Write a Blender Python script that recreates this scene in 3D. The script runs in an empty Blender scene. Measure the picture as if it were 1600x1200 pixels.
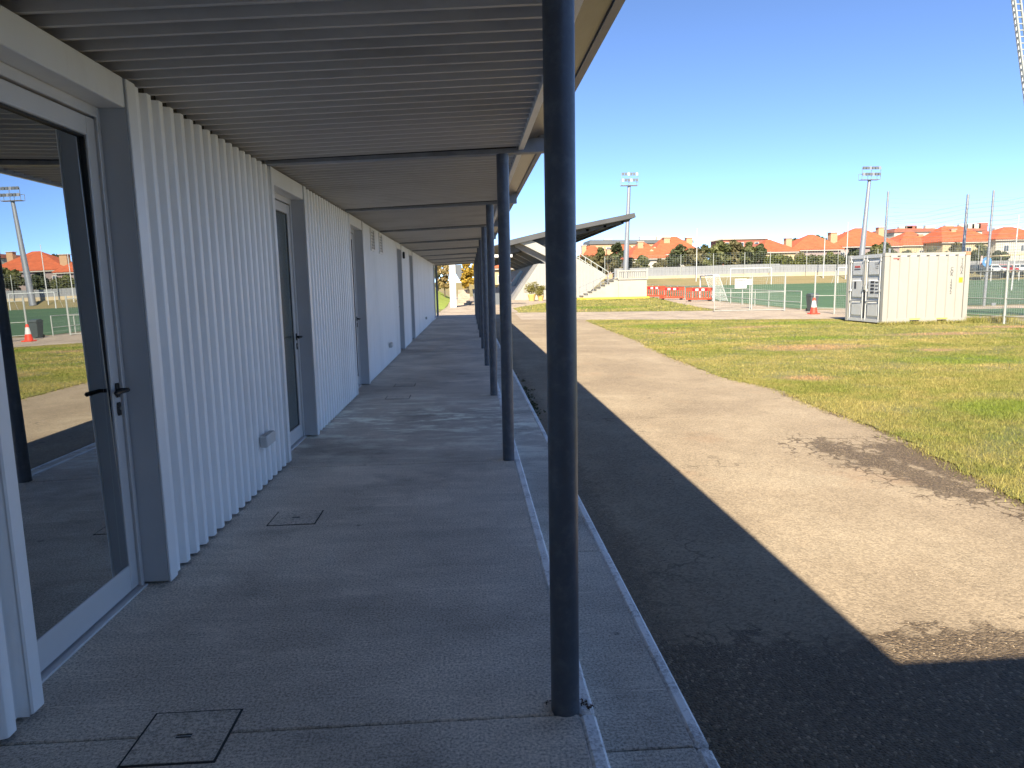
import bpy, math, random
import numpy as np
from mathutils import Vector, Matrix
random.seed(7); RNG = np.random.default_rng(7)
sc = bpy.context.scene
col = sc.collection

# ------------------------------------------------------------------ camera
FPX, EYE = 1109.0, 1.5
VP, HSLOPE = (733.0, 446.0), -0.02
def _axes():
    Y = Vector((VP[0]-800, VP[1]-600, FPX)).normalized()
    p2 = Vector((VP[0]+1000-800, VP[1]+1000*HSLOPE-600, FPX))
    U = p2.cross(Y).normalized()
    if U.y > 0: U = -U
    X = Y.cross(U).normalized()
    return X, Y, U
AX, AY, AU = _axes()
cam = bpy.data.cameras.new('camera'); cam.sensor_width = 36; cam.lens = FPX/1600*36
cam.clip_start = 0.05; cam.clip_end = 3000
cam_ob = bpy.data.objects.new('camera', cam); col.objects.link(cam_ob)
cam_ob.matrix_world = Matrix(((AX.x, -AX.y, -AX.z, 0), (AY.x, -AY.y, -AY.z, 0), (AU.x, -AU.y, -AU.z, EYE), (0, 0, 0, 1)))
sc.camera = cam_ob

# ------------------------------------------------------------------ sky, sun, exposure
LDIR = Vector((0.36, 1.2, -1.0)).normalized()          # the way the sunlight travels
to_sun = -LDIR
elev = math.asin(to_sun.z); azim = math.atan2(to_sun.x, to_sun.y)
world = bpy.data.worlds.new('World'); sc.world = world; world.use_nodes = True
wn = world.node_tree
sky = wn.nodes.new('ShaderNodeTexSky'); sky.sky_type = 'NISHITA'; sky.sun_disc = False
sky.sun_elevation = elev; sky.sun_rotation = azim
sky.altitude = 4000; sky.air_density = 0.65; sky.dust_density = 0.3; sky.ozone_density = 4.0
bg = wn.nodes['Background']; bg.inputs['Strength'].default_value = 0.098
wn.links.new(sky.outputs[0], bg.inputs[0])
sun = bpy.data.lights.new('sun', 'SUN'); sun.energy = 3.95; sun.angle = math.radians(0.5); sun.color = (1.0, 0.90, 0.73)
sun_ob = bpy.data.objects.new('sun', sun); col.objects.link(sun_ob); sun_ob.location = (-10, -30, 40)
sun_ob.rotation_euler = LDIR.to_track_quat('-Z', 'Y').to_euler()
sc.view_settings.view_transform = 'Standard'; sc.view_settings.look = 'None'
sc.view_settings.exposure = 1.68; sc.view_settings.gamma = 1.0; sc.view_settings.use_curve_mapping = False
sc.render.engine = 'CYCLES'
sc.cycles.max_bounces = 8; sc.cycles.diffuse_bounces = 4; sc.cycles.glossy_bounces = 4; sc.cycles.transparent_max_bounces = 24
sc.cycles.use_denoising = True; sc.cycles.use_adaptive_sampling = True; sc.cycles.adaptive_threshold = .02

# ------------------------------------------------------------------ helpers
def gz(y):                                             # height of the ground: flat, then a gentle rise and a bank
    return -.15 + .95*min(max((y-40)/68, 0), 1) + 1.2*min(max((y-108)/10, 0), 1)
def ray(u, v):
    d = Vector((u-800, v-600, FPX)); return Vector((AX.dot(d), AY.dot(d), AU.dot(d)))
def P(u, v, Y):                                        # the place seen at a pixel, Y metres down the site
    d = ray(u, v); t = Y/d.y; return Vector((d.x*t, Y, EYE+d.z*t))

OFF = {}
class MB:
    def __init__(s): s.v = []; s.f = []; s.m = []; s.sm = []
    def add(s, verts, faces, mi=0, smooth=False):
        b = len(s.v); s.v += [tuple(p) for p in verts]
        for f in faces: s.f.append(tuple(i+b for i in f)); s.m.append(mi); s.sm.append(smooth)
        return s
    def box(s, x0, x1, y0, y1, z0, z1, mi=0):
        return s.add([(x0,y0,z0),(x1,y0,z0),(x1,y1,z0),(x0,y1,z0),(x0,y0,z1),(x1,y0,z1),(x1,y1,z1),(x0,y1,z1)],
            [(0,3,2,1),(4,5,6,7),(0,1,5,4),(1,2,6,5),(2,3,7,6),(3,0,4,7)], mi)
    def bbox(s, x0, x1, y0, y1, z0, z1, b=.004, mi=0):  # box with chamfered edges
        b = min(b, (x1-x0)*.45, (y1-y0)*.45, (z1-z0)*.45); V = []
        for z, i in ((z0, b), (z0+b, 0), (z1-b, 0), (z1, b)):
            c = b if i == 0 else b*2
            xa, xb, ya, yb = x0+i, x1-i, y0+i, y1-i
            V += [(xa+b,ya,z),(xb-b,ya,z),(xb,ya+b,z),(xb,yb-b,z),(xb-b,yb,z),(xa+b,yb,z),(xa,yb-b,z),(xa,ya+b,z)]
        F = [tuple(range(7,-1,-1)), tuple(range(24,32))]
        for k in range(3):
            for j in range(8): F.append((k*8+j, k*8+(j+1)%8, k*8+8+(j+1)%8, k*8+8+j))
        return s.add(V, F, mi)
    def bar(s, a, b, w, h=None, mi=0):                 # square bar between two points
        a, b = Vector(a), Vector(b); h = h or w; d = (b-a)
        if d.length < 1e-6: return s
        d.normalize(); up = Vector((0,0,1)) if abs(d.z) < .95 else Vector((0,1,0))
        x = d.cross(up).normalized()*w/2; y = x.normalized().cross(d).normalized()*h/2
        V = [p+i*x+j*y for p in (a,b) for i,j in ((-1,-1),(1,-1),(1,1),(-1,1))]
        return s.add(V, [(0,1,2,3),(7,6,5,4),(0,4,5,1),(1,5,6,2),(2,6,7,3),(3,7,4,0)], mi)
    def tube(s, a, b, r0, r1=None, n=10, mi=0, cap=True):
        a, b = Vector(a), Vector(b); r1 = r0 if r1 is None else r1; d = (b-a).normalized()
        up = Vector((0,0,1)) if abs(d.z) < .95 else Vector((0,1,0))
        x = d.cross(up).normalized(); y = x.cross(d).normalized(); V = []
        for p, r in ((a,r0),(b,r1)):
            for k in range(n):
                t = 2*math.pi*k/n; V.append(p + x*(r*math.cos(t)) + y*(r*math.sin(t)))
        s.add(V, [(k,k+n,(k+1)%n+n,(k+1)%n) for k in range(n)], mi, True)
        if cap: s.add(V[:n], [tuple(range(n))], mi); s.add(V[n:], [tuple(range(n-1,-1,-1))], mi)
        return s
    def prism(s, poly, axis, a, b, mi=0):              # polygon extruded along an axis; poly in the other two axes (in order)
        def mk(p, t):
            return {'x': (t,p[0],p[1]), 'y': (p[0],t,p[1]), 'z': (p[0],p[1],t)}[axis]
        n = len(poly); V = [mk(p,a) for p in poly]+[mk(p,b) for p in poly]
        F = [tuple(range(n-1,-1,-1)), tuple(range(n,2*n))]+[(k,(k+1)%n,(k+1)%n+n,k+n) for k in range(n)]
        return s.add(V, F, mi)
    def lathe(s, prof, n=14, c=(0,0), mi=0):
        V = []
        for r, z in prof:
            for k in range(n): t = 2*math.pi*k/n; V.append((c[0]+r*math.cos(t), c[1]+r*math.sin(t), z))
        F = [(i*n+k, i*n+(k+1)%n, (i+1)*n+(k+1)%n, (i+1)*n+k) for i in range(len(prof)-1) for k in range(n)]
        s.add(V, F, mi, True); s.add(V[-n:], [tuple(range(n))], mi); return s.add(V[:n], [tuple(range(n-1,-1,-1))], mi)
    def mesh(s, name, mats, off=None):
        me = bpy.data.meshes.new(name)
        v = s.v if off is None else [(p[0]-off[0], p[1]-off[1], p[2]-off[2]) for p in s.v]
        me.from_pydata(v, [], s.f)
        for m in (mats if isinstance(mats, (list, tuple)) else [mats]): me.materials.append(m)
        me.polygons.foreach_set('material_index', s.m); me.polygons.foreach_set('use_smooth', s.sm)
        me.update(); return me
    def build(s, name, mats, parent=None, fix=False):
        off = OFF.get(parent.name) if parent else None
        me = s.mesh(name, mats, off)
        if fix: fixn(me)
        o = bpy.data.objects.new(name, me); col.objects.link(o)
        if parent:
            o.parent = parent
            if off is not None: OFF[o.name] = off
        return o
def fixn(me):
    import bmesh
    bm = bmesh.new(); bm.from_mesh(me); bmesh.ops.recalc_face_normals(bm, faces=bm.faces); bm.to_mesh(me); bm.free()
def tag(o, label=None, cat=None, group=None, kind=None):
    if label: o['label'] = label
    if cat: o['category'] = cat
    if group: o['group'] = group
    if kind: o['kind'] = kind
    return o
def thing(name, label, cat, loc=(0,0,0), rz=0, group=None, world=False):
    o = bpy.data.objects.new(name, None); col.objects.link(o); o.empty_display_size = .2
    o.location = loc; o.rotation_euler = (0,0,rz)
    if world: OFF[o.name] = tuple(loc)
    return tag(o, label, cat, group)
def inst(name, me, parent, loc=(0,0,0), rot=(0,0,0), scale=(1,1,1)):
    o = bpy.data.objects.new(name, me); col.objects.link(o); o.parent = parent
    off = OFF.get(parent.name)
    if off is not None: loc = (loc[0]-off[0], loc[1]-off[1], loc[2]-off[2])
    o.location = loc; o.rotation_euler = rot; o.scale = scale; return o
def copy_tree(o, parent=None):
    c = o.copy(); col.objects.link(c); c.parent = parent
    for ch in list(o.children): copy_tree(ch, c)
    return c
def text(name, body, size, parent, loc, rot, mat, align='CENTER', line=1.0, depth=.001):
    cu = bpy.data.curves.new('lettering', 'FONT'); cu.body = body; cu.size = size; cu.align_x = align; cu.align_y = 'CENTER'
    cu.space_line = line; cu.extrude = depth; cu.resolution_u = 2
    t = bpy.data.objects.new('lettering', cu); col.objects.link(t)
    dg = bpy.context.evaluated_depsgraph_get(); dg.update()
    me = bpy.data.meshes.new_from_object(t.evaluated_get(dg)); bpy.data.objects.remove(t); bpy.data.curves.remove(cu)
    me.materials.clear(); me.materials.append(mat)
    return inst(name, me, parent, loc, rot)

# ------------------------------------------------------------------ materials
def mat(name, color=(.5,.5,.5), rough=.6, metal=0.0, spec=.5, var=0.0, vscale=3.0, bump=0.0, bscale=40.0, stretch=(1,1,1), dirt=None, dscale=1.2, damt=.5):
    m = bpy.data.materials.new(name); m.use_nodes = True; nt = m.node_tree; N = nt.nodes; L = nt.links
    b = N['Principled BSDF']; b.inputs['Roughness'].default_value = rough; b.inputs['Metallic'].default_value = metal
    b.inputs['Specular IOR Level'].default_value = spec
    b.inputs['Base Color'].default_value = (*color, 1)
    if var or bump or dirt:
        g = N.new('ShaderNodeNewGeometry'); mp = N.new('ShaderNodeMapping'); mp.inputs['Scale'].default_value = stretch
        L.new(g.outputs['Position'], mp.inputs['Vector'])
    cur = None
    if var:
        n = N.new('ShaderNodeTexNoise'); n.inputs['Scale'].default_value = vscale; n.inputs['Detail'].default_value = 6; n.inputs['Roughness'].default_value = .62
        L.new(mp.outputs[0], n.inputs['Vector'])
        r = N.new('ShaderNodeValToRGB'); r.color_ramp.elements[0].position = .3; r.color_ramp.elements[1].position = .7
        r.color_ramp.elements[0].color = (*[max(0,c*(1-var)) for c in color], 1); r.color_ramp.elements[1].color = (*[min(1,c*(1+var)) for c in color], 1)
        L.new(n.outputs['Fac'], r.inputs['Fac']); cur = r.outputs['Color']
    if dirt:
        n2 = N.new('ShaderNodeTexNoise'); n2.inputs['Scale'].default_value = dscale; n2.inputs['Detail'].default_value = 9; n2.inputs['Roughness'].default_value = .7
        L.new(mp.outputs[0], n2.inputs['Vector'])
        r2 = N.new('ShaderNodeValToRGB'); r2.color_ramp.elements[0].position = .5; r2.color_ramp.elements[1].position = .72
        r2.color_ramp.elements[0].color = (0,0,0,1); r2.color_ramp.elements[1].color = (damt,damt,damt,1)
        L.new(n2.outputs['Fac'], r2.inputs['Fac'])
        mx = N.new('ShaderNodeMixRGB'); mx.inputs['Color1'].default_value = (*color,1); mx.inputs['Color2'].default_value = (*dirt,1)
        if cur: L.new(cur, mx.inputs['Color1'])
        L.new(r2.outputs['Color'], mx.inputs['Fac']); cur = mx.outputs['Color']
    if cur: L.new(cur, b.inputs['Base Color'])
    if bump:
        n3 = N.new('ShaderNodeTexNoise'); n3.inputs['Scale'].default_value = bscale; n3.inputs['Detail'].default_value = 4
        L.new(mp.outputs[0], n3.inputs['Vector'])
        bp = N.new('ShaderNodeBump'); bp.inputs['Strength'].default_value = bump; bp.inputs['Distance'].default_value = .01
        L.new(n3.outputs['Fac'], bp.inputs['Height']); L.new(bp.outputs[0], b.inputs['Normal'])
    return m
class NT:                                              # small node-graph helper
    def __init__(s, m): s.t = m.node_tree; s.N = s.t.nodes; s.L = s.t.links; s.b = s.N['Principled BSDF']; s.g = s.N.new('ShaderNodeNewGeometry')
    def link(s, a, b): s.L.new(a, b)
    def noise(s, scale, detail=5, rough=.6, vec=None, stretch=None, off=(0,0,0)):
        v = vec or s.g.outputs['Position']
        mp = s.N.new('ShaderNodeMapping'); mp.inputs['Scale'].default_value = stretch or (1,1,1); mp.inputs['Location'].default_value = off; s.link(v, mp.inputs['Vector'])
        n = s.N.new('ShaderNodeTexNoise'); n.inputs['Scale'].default_value = scale; n.inputs['Detail'].default_value = detail; n.inputs['Roughness'].default_value = rough
        s.link(mp.outputs[0], n.inputs['Vector']); return n.outputs['Fac']
    def voro(s, scale, feature='F1', out='Distance', vec=None, stretch=None):
        v = vec or s.g.outputs['Position']
        if stretch: mp = s.N.new('ShaderNodeMapping'); mp.inputs['Scale'].default_value = stretch; s.link(v, mp.inputs['Vector']); v = mp.outputs[0]
        n = s.N.new('ShaderNodeTexVoronoi'); n.feature = feature; n.inputs['Scale'].default_value = scale; s.link(v, n.inputs['Vector']); return n.outputs[out]
    def math(s, op, a, b=None, clamp=False):
        n = s.N.new('ShaderNodeMath'); n.operation = op; n.use_clamp = clamp
        for i, x in enumerate((a, b)):
            if x is None: continue
            if isinstance(x, (int, float)): n.inputs[i].default_value = x
            else: s.link(x, n.inputs[i])
        return n.outputs[0]
    def ramp(s, fac, stops):
        r = s.N.new('ShaderNodeValToRGB'); e = r.color_ramp.elements
        while len(e) < len(stops): e.new(.5)
        for el, (p, c) in zip(e, stops):
            el.position = p; el.color = (*c, 1) if isinstance(c, tuple) else (c, c, c, 1)
        s.link(fac, r.inputs['Fac']); return r.outputs['Color']
    def mix(s, fac, a, b, mode='MIX'):
        n = s.N.new('ShaderNodeMixRGB'); n.blend_type = mode
        for k, x in (('Fac', fac), ('Color1', a), ('Color2', b)):
            if isinstance(x, (int, float)): n.inputs[k].default_value = x if k == 'Fac' else (x,x,x,1)
            elif isinstance(x, tuple): n.inputs[k].default_value = (*x, 1)
            else: s.link(x, n.inputs[k])
        return n.outputs['Color']
    def xyz(s):
        n = s.N.new('ShaderNodeSeparateXYZ'); s.link(s.g.outputs['Position'], n.inputs[0]); return n.outputs
    def bump(s, h, strength, dist=.01):
        n = s.N.new('ShaderNodeBump'); n.inputs['Strength'].default_value = strength; n.inputs['Distance'].default_value = dist
        s.link(h, n.inputs['Height']); s.link(n.outputs[0], s.b.inputs['Normal'])
def newmat(name, rough=.7):
    m = bpy.data.materials.new(name); m.use_nodes = True; n = NT(m); n.b.inputs['Roughness'].default_value = rough; return m, n

M = {}
M['cladding'] = mat('white_cladding', (.88,.88,.87), .42, var=.05, vscale=1.3, dirt=(.48,.45,.40), dscale=2.2, damt=.22, stretch=(1,1,.25))
M['trim'] = mat('white_trim', (.78,.78,.77), .38, var=.04, vscale=2, dirt=(.45,.42,.38), dscale=3, damt=.2, stretch=(1,1,.3))
M['reveal'] = mat('grey_reveal', (.52,.53,.54), .45, var=.05, vscale=1.5)
M['ceiling'] = mat('ceiling_sheet', (.56,.545,.525), .5, var=.08, vscale=.8, dirt=(.22,.2,.18), dscale=1.4, damt=.35, stretch=(.5,1,1))
M['column'] = mat('column_paint', (.10,.115,.138), .42, metal=.25, var=.14, vscale=7, bump=.1, bscale=60, dirt=(.22,.23,.24), dscale=14, damt=.4)
M['beam'] = mat('beam_paint', (.25,.265,.29), .5, metal=.2, var=.2, vscale=6)
M['eave'] = mat('eave_metal', (.11,.10,.092), .36, metal=.25, var=.12, vscale=2.2, bump=.35, bscale=5, stretch=(1,.5,1))
M['fascia'] = mat('fascia_metal', (.30,.30,.30), .5, metal=.3, var=.1)
M['alu'] = mat('door_aluminium', (.62,.61,.60), .36, metal=.1, var=.03, vscale=3)
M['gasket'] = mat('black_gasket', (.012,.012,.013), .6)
M['black'] = mat('black_handle', (.010,.010,.011), .35)
M['steel'] = mat('cylinder_steel', (.55,.54,.5), .3, metal=.9)
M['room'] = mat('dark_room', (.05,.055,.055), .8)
M['roomfurn'] = mat('room_furniture', (.10,.10,.10), .7)
M['slat'] = mat('vent_slat', (.10,.10,.10), .5)
M['galv'] = mat('galvanised', (.30,.305,.31), .45, metal=.5, var=.15, vscale=12)
M['galvl'] = mat('pale_post', (.36,.375,.34), .5, metal=.15, var=.12, vscale=8)
M['white'] = mat('white_paint', (.52,.52,.50), .45, var=.04, vscale=4)
M['standwhite'] = mat('stand_white', (.335,.32,.28), .7, var=.05, vscale=.6, dirt=(.45,.43,.38), dscale=.8, damt=.3, stretch=(1,1,.2))
M['standconc'] = mat('stand_concrete', (.40,.365,.30), .8, var=.12, vscale=.9, bump=.2, bscale=12, dirt=(.30,.28,.24), dscale=.9, damt=.5)
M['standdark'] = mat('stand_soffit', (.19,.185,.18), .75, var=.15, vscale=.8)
M['standroof'] = mat('stand_roof', (.065,.065,.065), .6, var=.15, vscale=.8)
M['yellow'] = mat('yellow_paint', (.72,.50,.05), .6, var=.15, vscale=3)
M['red'] = mat('barrier_red', (.46,.055,.022), .45, var=.08, vscale=4, dirt=(.5,.2,.1), dscale=5, damt=.4)
M['redband'] = mat('reflective_red', (.50,.01,.02), .35)
M['whiteband'] = mat('reflective_white', (.55,.55,.53), .35)
M['rubber'] = mat('black_rubber', (.02,.02,.02), .8)
M['bin'] = mat('bin_plastic', (.06,.075,.075), .5, var=.1)
M['cone'] = mat('cone_red', (.70,.06,.03), .5)
M['contwhite'] = mat('container_white', (.345,.33,.285), .5, var=.03, vscale=2, dirt=(.42,.30,.2), dscale=1.8, damt=.12, stretch=(1,1,.35))
M['contgrey'] = mat('container_door', (.52,.52,.50), .5, var=.05, vscale=3, dirt=(.35,.3,.26), dscale=4, damt=.25)
M['ink'] = mat('black_lettering', (.03,.03,.035), .6)
M['inkred'] = mat('red_lettering', (.45,.08,.06), .6)
M['orange'] = mat('orange_sticker', (.80,.33,.02), .5)
M['bollyellow'] = mat('yellow_sticker', (.80,.50,.04), .5)
M['rust'] = mat('corner_casting', (.50,.20,.10), .7, var=.3, vscale=20)
M['net'] = mat('net_cord', (.16,.17,.16), .8)
M['mesh'] = mat('fence_wire', (.30,.34,.31), .6, metal=.2)
M['goalnet'] = mat('goal_net', (.7,.7,.68), .8)
M['wallgrey'] = mat('grey_sheeting', (.235,.24,.245), .6, var=.06, vscale=1)
M['wallcream'] = mat('cream_render', (.43,.35,.23), .85, var=.12, vscale=.5, dirt=(.4,.33,.24), dscale=.7, damt=.5)
M['tile'] = mat('terracotta_tiles', (.42,.098,.038), .8, var=.22, vscale=1.1, dirt=(.33,.10,.05), dscale=.8, damt=.6, bump=.5, bscale=5, stretch=(1,1,2))
M['tiledull'] = mat('dull_red_tiles', (.30,.10,.065), .8, var=.15, vscale=.5)
M['plcream'] = mat('cream_plaster', (.45,.36,.21), .85, var=.06, vscale=.4)
M['plwhite'] = mat('white_plaster', (.46,.43,.36), .85, var=.05, vscale=.4)
M['plmauve'] = mat('mauve_plaster', (.27,.205,.19), .85, var=.08, vscale=.4)  # mauve is the plaster's own colour
M['plpeach'] = mat('peach_plaster', (.44,.28,.16), .85, var=.06, vscale=.4)
M['slate'] = mat('dark_roofing', (.10,.11,.12), .7, var=.1, vscale=.3)
M['winglass'] = mat('far_window_glass', (.05,.06,.075), .12)
M['winframe'] = mat('window_frame', (.6,.58,.54), .6)
M['bark'] = mat('bark', (.10,.075,.05), .9, var=.3, vscale=4)
M['blue'] = mat('blue_panel', (.10,.25,.5), .4)
M['pot'] = mat('yellow_pot', (.55,.38,.12), .7, var=.1)
M['sky_glass'] = mat('blue_glazing', (.10,.16,.22), .1)
M['parasol'] = mat('pink_parasol', (.72,.45,.42), .8)
M['carpaint'] = mat('dark_car_paint', (.05,.055,.06), .25)
M['carred'] = mat('red_car_paint', (.30,.03,.03), .25)
M['carsilver'] = mat('pale_car_paint', (.55,.56,.57), .25)
M['soil'] = mat('dark_gap', (.035,.033,.03), .95)

def leafmat(name, a, b, c, scale=.5):
    m, n = newmat(name, .6)
    isl = n.g.outputs['Random Per Island']
    base = n.ramp(isl, [(0., a), (.55, b), (1., c)])
    clump = n.ramp(n.noise(scale, 3), [(.35, .62), (.68, 1.25)])
    n.link(n.mix(1.0, base, clump, 'MULTIPLY'), n.b.inputs['Base Color'])
    n.b.inputs['Specular IOR Level'].default_value = .25
    tr = n.N.new('ShaderNodeBsdfTranslucent'); n.link(base, tr.inputs['Color'])
    mx = n.N.new('ShaderNodeMixShader'); mx.inputs[0].default_value = .28
    n.link(n.b.outputs[0], mx.inputs[1]); n.link(tr.outputs[0], mx.inputs[2])
    n.link(mx.outputs[0], n.N['Material Output'].inputs['Surface']); return m
M['leaf'] = leafmat('leaf_green', (.065,.080,.027), (.12,.13,.042), (.20,.195,.085))
M['leafdark'] = leafmat('leaf_dark', (.040,.055,.022), (.075,.09,.035), (.12,.13,.06))
M['leafolive'] = leafmat('leaf_olive', (.09,.085,.035), (.16,.14,.06), (.22,.19,.10))
M['leafhedge'] = leafmat('leaf_hedge', (.07,.085,.018), (.12,.135,.028), (.19,.19,.05))
M['leafyellow'] = leafmat('leaf_yellow', (.35,.20,.02), (.50,.32,.04), (.55,.42,.10), 1.2)
M['leafautumn'] = leafmat('leaf_autumn', (.14,.11,.03), (.36,.27,.10), (.50,.36,.18), 1.2)
M['leafpot'] = leafmat('leaf_pot', (.16,.15,.04), (.26,.23,.06), (.36,.32,.10), 2)
M['weed'] = leafmat('weed', (.03,.05,.015), (.05,.06,.02), (.12,.09,.04), 4)

# concrete of the walkway
def concrete(name, base, edge=None):
    m, n = newmat(name, .82)
    X, Yc, Z = n.xyz()
    big = n.ramp(n.noise(.7, 6, .65), [(.28, tuple(c*.66 for c in base)), (.5, tuple(c*.95 for c in base)), (.72, tuple(c*1.25 for c in base))])
    streak = n.ramp(n.noise(3.2, 5, .7, stretch=(.35,1.6,1), off=(3,1,0)), [(.33, .66), (.67, 1.18)])
    c = n.mix(.5, big, streak, 'MULTIPLY')
    speck = n.ramp(n.noise(95, 3, .75), [(.36, .38), (.52, 1.0), (.66, 1.38)])
    c = n.mix(.85, c, speck, 'MULTIPLY')
    pale = n.ramp(n.noise(1.5, 8, .75, off=(7,3,0), stretch=(.8,1.5,1)), [(.58, 0.), (.70, .55)])
    # scuffed pale patches, mostly about six to nine metres along
    zone = n.math('MULTIPLY', n.math('SUBTRACT', 1.0, n.math('DIVIDE', n.math('ABSOLUTE', n.math('SUBTRACT', Yc, 8.0)), 2.4), True), n.ramp(n.noise(2.6, 8, .7, stretch=(.7,1.4,1), off=(1,9,0)), [(.49, 0.), (.60, .9)]))
    c = n.mix(zone, c, tuple(min(1,x*1.75) for x in base))
    c = n.mix(pale, c, tuple(min(1,x*1.45) for x in base))
    spot = n.ramp(n.voro(2.1, vec=None), [(.02, .40), (.05, 1.0)])
    c = n.mix(.7, c, spot, 'MULTIPLY')
    stain = n.ramp(n.noise(1.1, 9, .72, off=(11,4,0)), [(.54, 1.0), (.70, .62)])
    c = n.mix(.9, c, stain, 'MULTIPLY')
    scr = n.ramp(n.noise(9, 4, .6, stretch=(.10,2.6,1), off=(2,6,0)), [(.66, 0.), (.72, .45)])
    c = n.mix(scr, c, tuple(min(1,x*1.5) for x in base))
    n.link(c, n.b.inputs['Base Color'])
    h = n.math('ADD', n.math('MULTIPLY', n.noise(120, 3, .8), .8), n.math('MULTIPLY', n.noise(26, 3), .45))
    n.bump(h, .6, .008)
    return m
M['concrete'] = concrete('walkway_concrete', (.66,.575,.475))
M['kerbconc'] = concrete('kerb_concrete', (.62,.555,.465))
M['forecourt'] = concrete('forecourt_concrete', (.43,.345,.255))
M['cover'] = concrete('cover_concrete', (.63,.55,.455))
def wornpaint(name, base, paint):
    m, n = newmat(name, .7)
    w = n.ramp(n.math('ADD', n.math('MULTIPLY', n.noise(60, 4, .8), .6), n.math('MULTIPLY', n.noise(5, 4), .42)), [(.38, 0.), (.52, 1.)])
    n.link(n.mix(w, base, paint), n.b.inputs['Base Color']); n.bump(n.noise(110, 3), .4, .006); return m
M['edgepaint'] = wornpaint('worn_white_edge', (.40,.39,.37), (.86,.86,.84))
M['linepaint'] = mat('pitch_line_paint', (.30,.36,.24), .8)

# asphalt of the road: pale and dusty when dry, dark where water lies
m, n = newmat('dusty_asphalt', .9); M['asphalt'] = m
X, Yc, Z = n.xyz()
big = n.ramp(n.noise(.55, 6, .6), [(.28, (.245,.190,.130)), (.5, (.31,.243,.165)), (.72, (.39,.315,.218))])
mid = n.ramp(n.noise(3.0, 6, .7, stretch=(1,.6,1)), [(.3, .86), (.7, 1.12)])
c = n.mix(.9, big, mid, 'MULTIPLY')
stone = n.voro(85, out='Color')
sv = n.N.new('ShaderNodeSeparateColor'); n.link(stone, sv.inputs[0])
st = n.ramp(sv.outputs[0], [(0., .66), (.5, .98), (1., 1.30)])
c = n.mix(.75, c, st, 'MULTIPLY')
rust = n.ramp(n.noise(.9, 5, .6, off=(4,8,0)), [(.60, 0.), (.75, .35)])
c = n.mix(rust, c, (.36,.21,.12))
# hair cracks
wob = n.N.new('ShaderNodeVectorMath'); wob.operation = 'ADD'
nz = n.N.new('ShaderNodeTexNoise'); nz.inputs['Scale'].default_value = 2.4; nz.inputs['Detail'].default_value = 5; n.link(n.g.outputs['Position'], nz.inputs['Vector'])
sc_ = n.N.new('ShaderNodeVectorMath'); sc_.operation = 'SCALE'; sc_.inputs['Scale'].default_value = 1.1; n.link(nz.outputs['Color'], sc_.inputs[0])
n.link(n.g.outputs['Position'], wob.inputs[0]); n.link(sc_.outputs[0], wob.inputs[1])
ce = n.voro(.42, 'DISTANCE_TO_EDGE', vec=wob.outputs[0])
cr = n.math('MULTIPLY', n.ramp(ce, [(.0015, .8), (.005, 0.)]), n.ramp(n.noise(.6, 3, off=(2,2,2)), [(.50, 0.), (.60, .75)]))
c = n.mix(cr, c, (.07,.055,.04))
# wet zone nearest the camera and along the lawn edge (shape from its own water, with ragged fringes)
wob2 = n.N.new('ShaderNodeVectorMath'); wob2.operation = 'ADD'
nz2 = n.N.new('ShaderNodeTexNoise'); nz2.inputs['Scale'].default_value = 5; nz2.inputs['Detail'].default_value = 6; n.link(n.g.outputs['Position'], nz2.inputs['Vector'])
sc2 = n.N.new('ShaderNodeVectorMath'); sc2.operation = 'SCALE'; sc2.inputs['Scale'].default_value = .35; n.link(nz2.outputs['Color'], sc2.inputs[0])
n.link(n.g.outputs['Position'], wob2.inputs[0]); n.link(sc2.outputs[0], wob2.inputs[1])
vein = n.ramp(n.voro(4.5, 'DISTANCE_TO_EDGE', vec=wob2.outputs[0], stretch=(1.5,.8,1)), [(.0, .42), (.10, .0)])
frag = n.math('ADD', n.math('ADD', n.math('MULTIPLY', n.math('SUBTRACT', n.noise(3.0, 9, .72, stretch=(.8,1.2,1)), .5), 1.15), n.math('MULTIPLY', n.math('SUBTRACT', n.noise(13, 6, .8, stretch=(.6,1.5,1)), .5), .55)), vein)
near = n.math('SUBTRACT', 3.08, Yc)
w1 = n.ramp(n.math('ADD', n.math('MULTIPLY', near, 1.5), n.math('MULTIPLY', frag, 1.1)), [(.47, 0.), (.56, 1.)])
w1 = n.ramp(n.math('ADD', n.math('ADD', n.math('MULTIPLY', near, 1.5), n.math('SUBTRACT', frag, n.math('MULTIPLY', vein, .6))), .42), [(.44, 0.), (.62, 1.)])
def capsule(ax_, ay_, bx_, by_):
    dx, dy = bx_-ax_, by_-ay_; L2 = dx*dx+dy*dy
    t = n.math('MULTIPLY', n.math('ADD', n.math('MULTIPLY', n.math('SUBTRACT', X, ax_), dx/L2), n.math('MULTIPLY', n.math('SUBTRACT', Yc, ay_), dy/L2)), 1.0, True)
    ex = n.math('SUBTRACT', X, n.math('ADD', n.math('MULTIPLY', t, dx), ax_)); ey = n.math('SUBTRACT', Yc, n.math('ADD', n.math('MULTIPLY', t, dy), ay_))
    return n.math('SQRT', n.math('ADD', n.math('MULTIPLY', ex, ex), n.math('MULTIPLY', n.math('MULTIPLY', ey, ey), .5)))
d1 = n.math('MINIMUM', capsule(3.50,6.6,3.75,5.15), n.math('SUBTRACT', capsule(4.1,6.4,4.1,4.2), .05))
w2 = n.ramp(n.math('ADD', n.math('SUBTRACT', .62, n.math('MULTIPLY', d1, .85)), n.math('MULTIPLY', frag, .62)), [(.40, 0.), (.52, 1.)])
d2 = n.math('MINIMUM', capsule(4.58,9.9,4.45,6.6), capsule(4.45,6.6,3.95,4.2))
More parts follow.
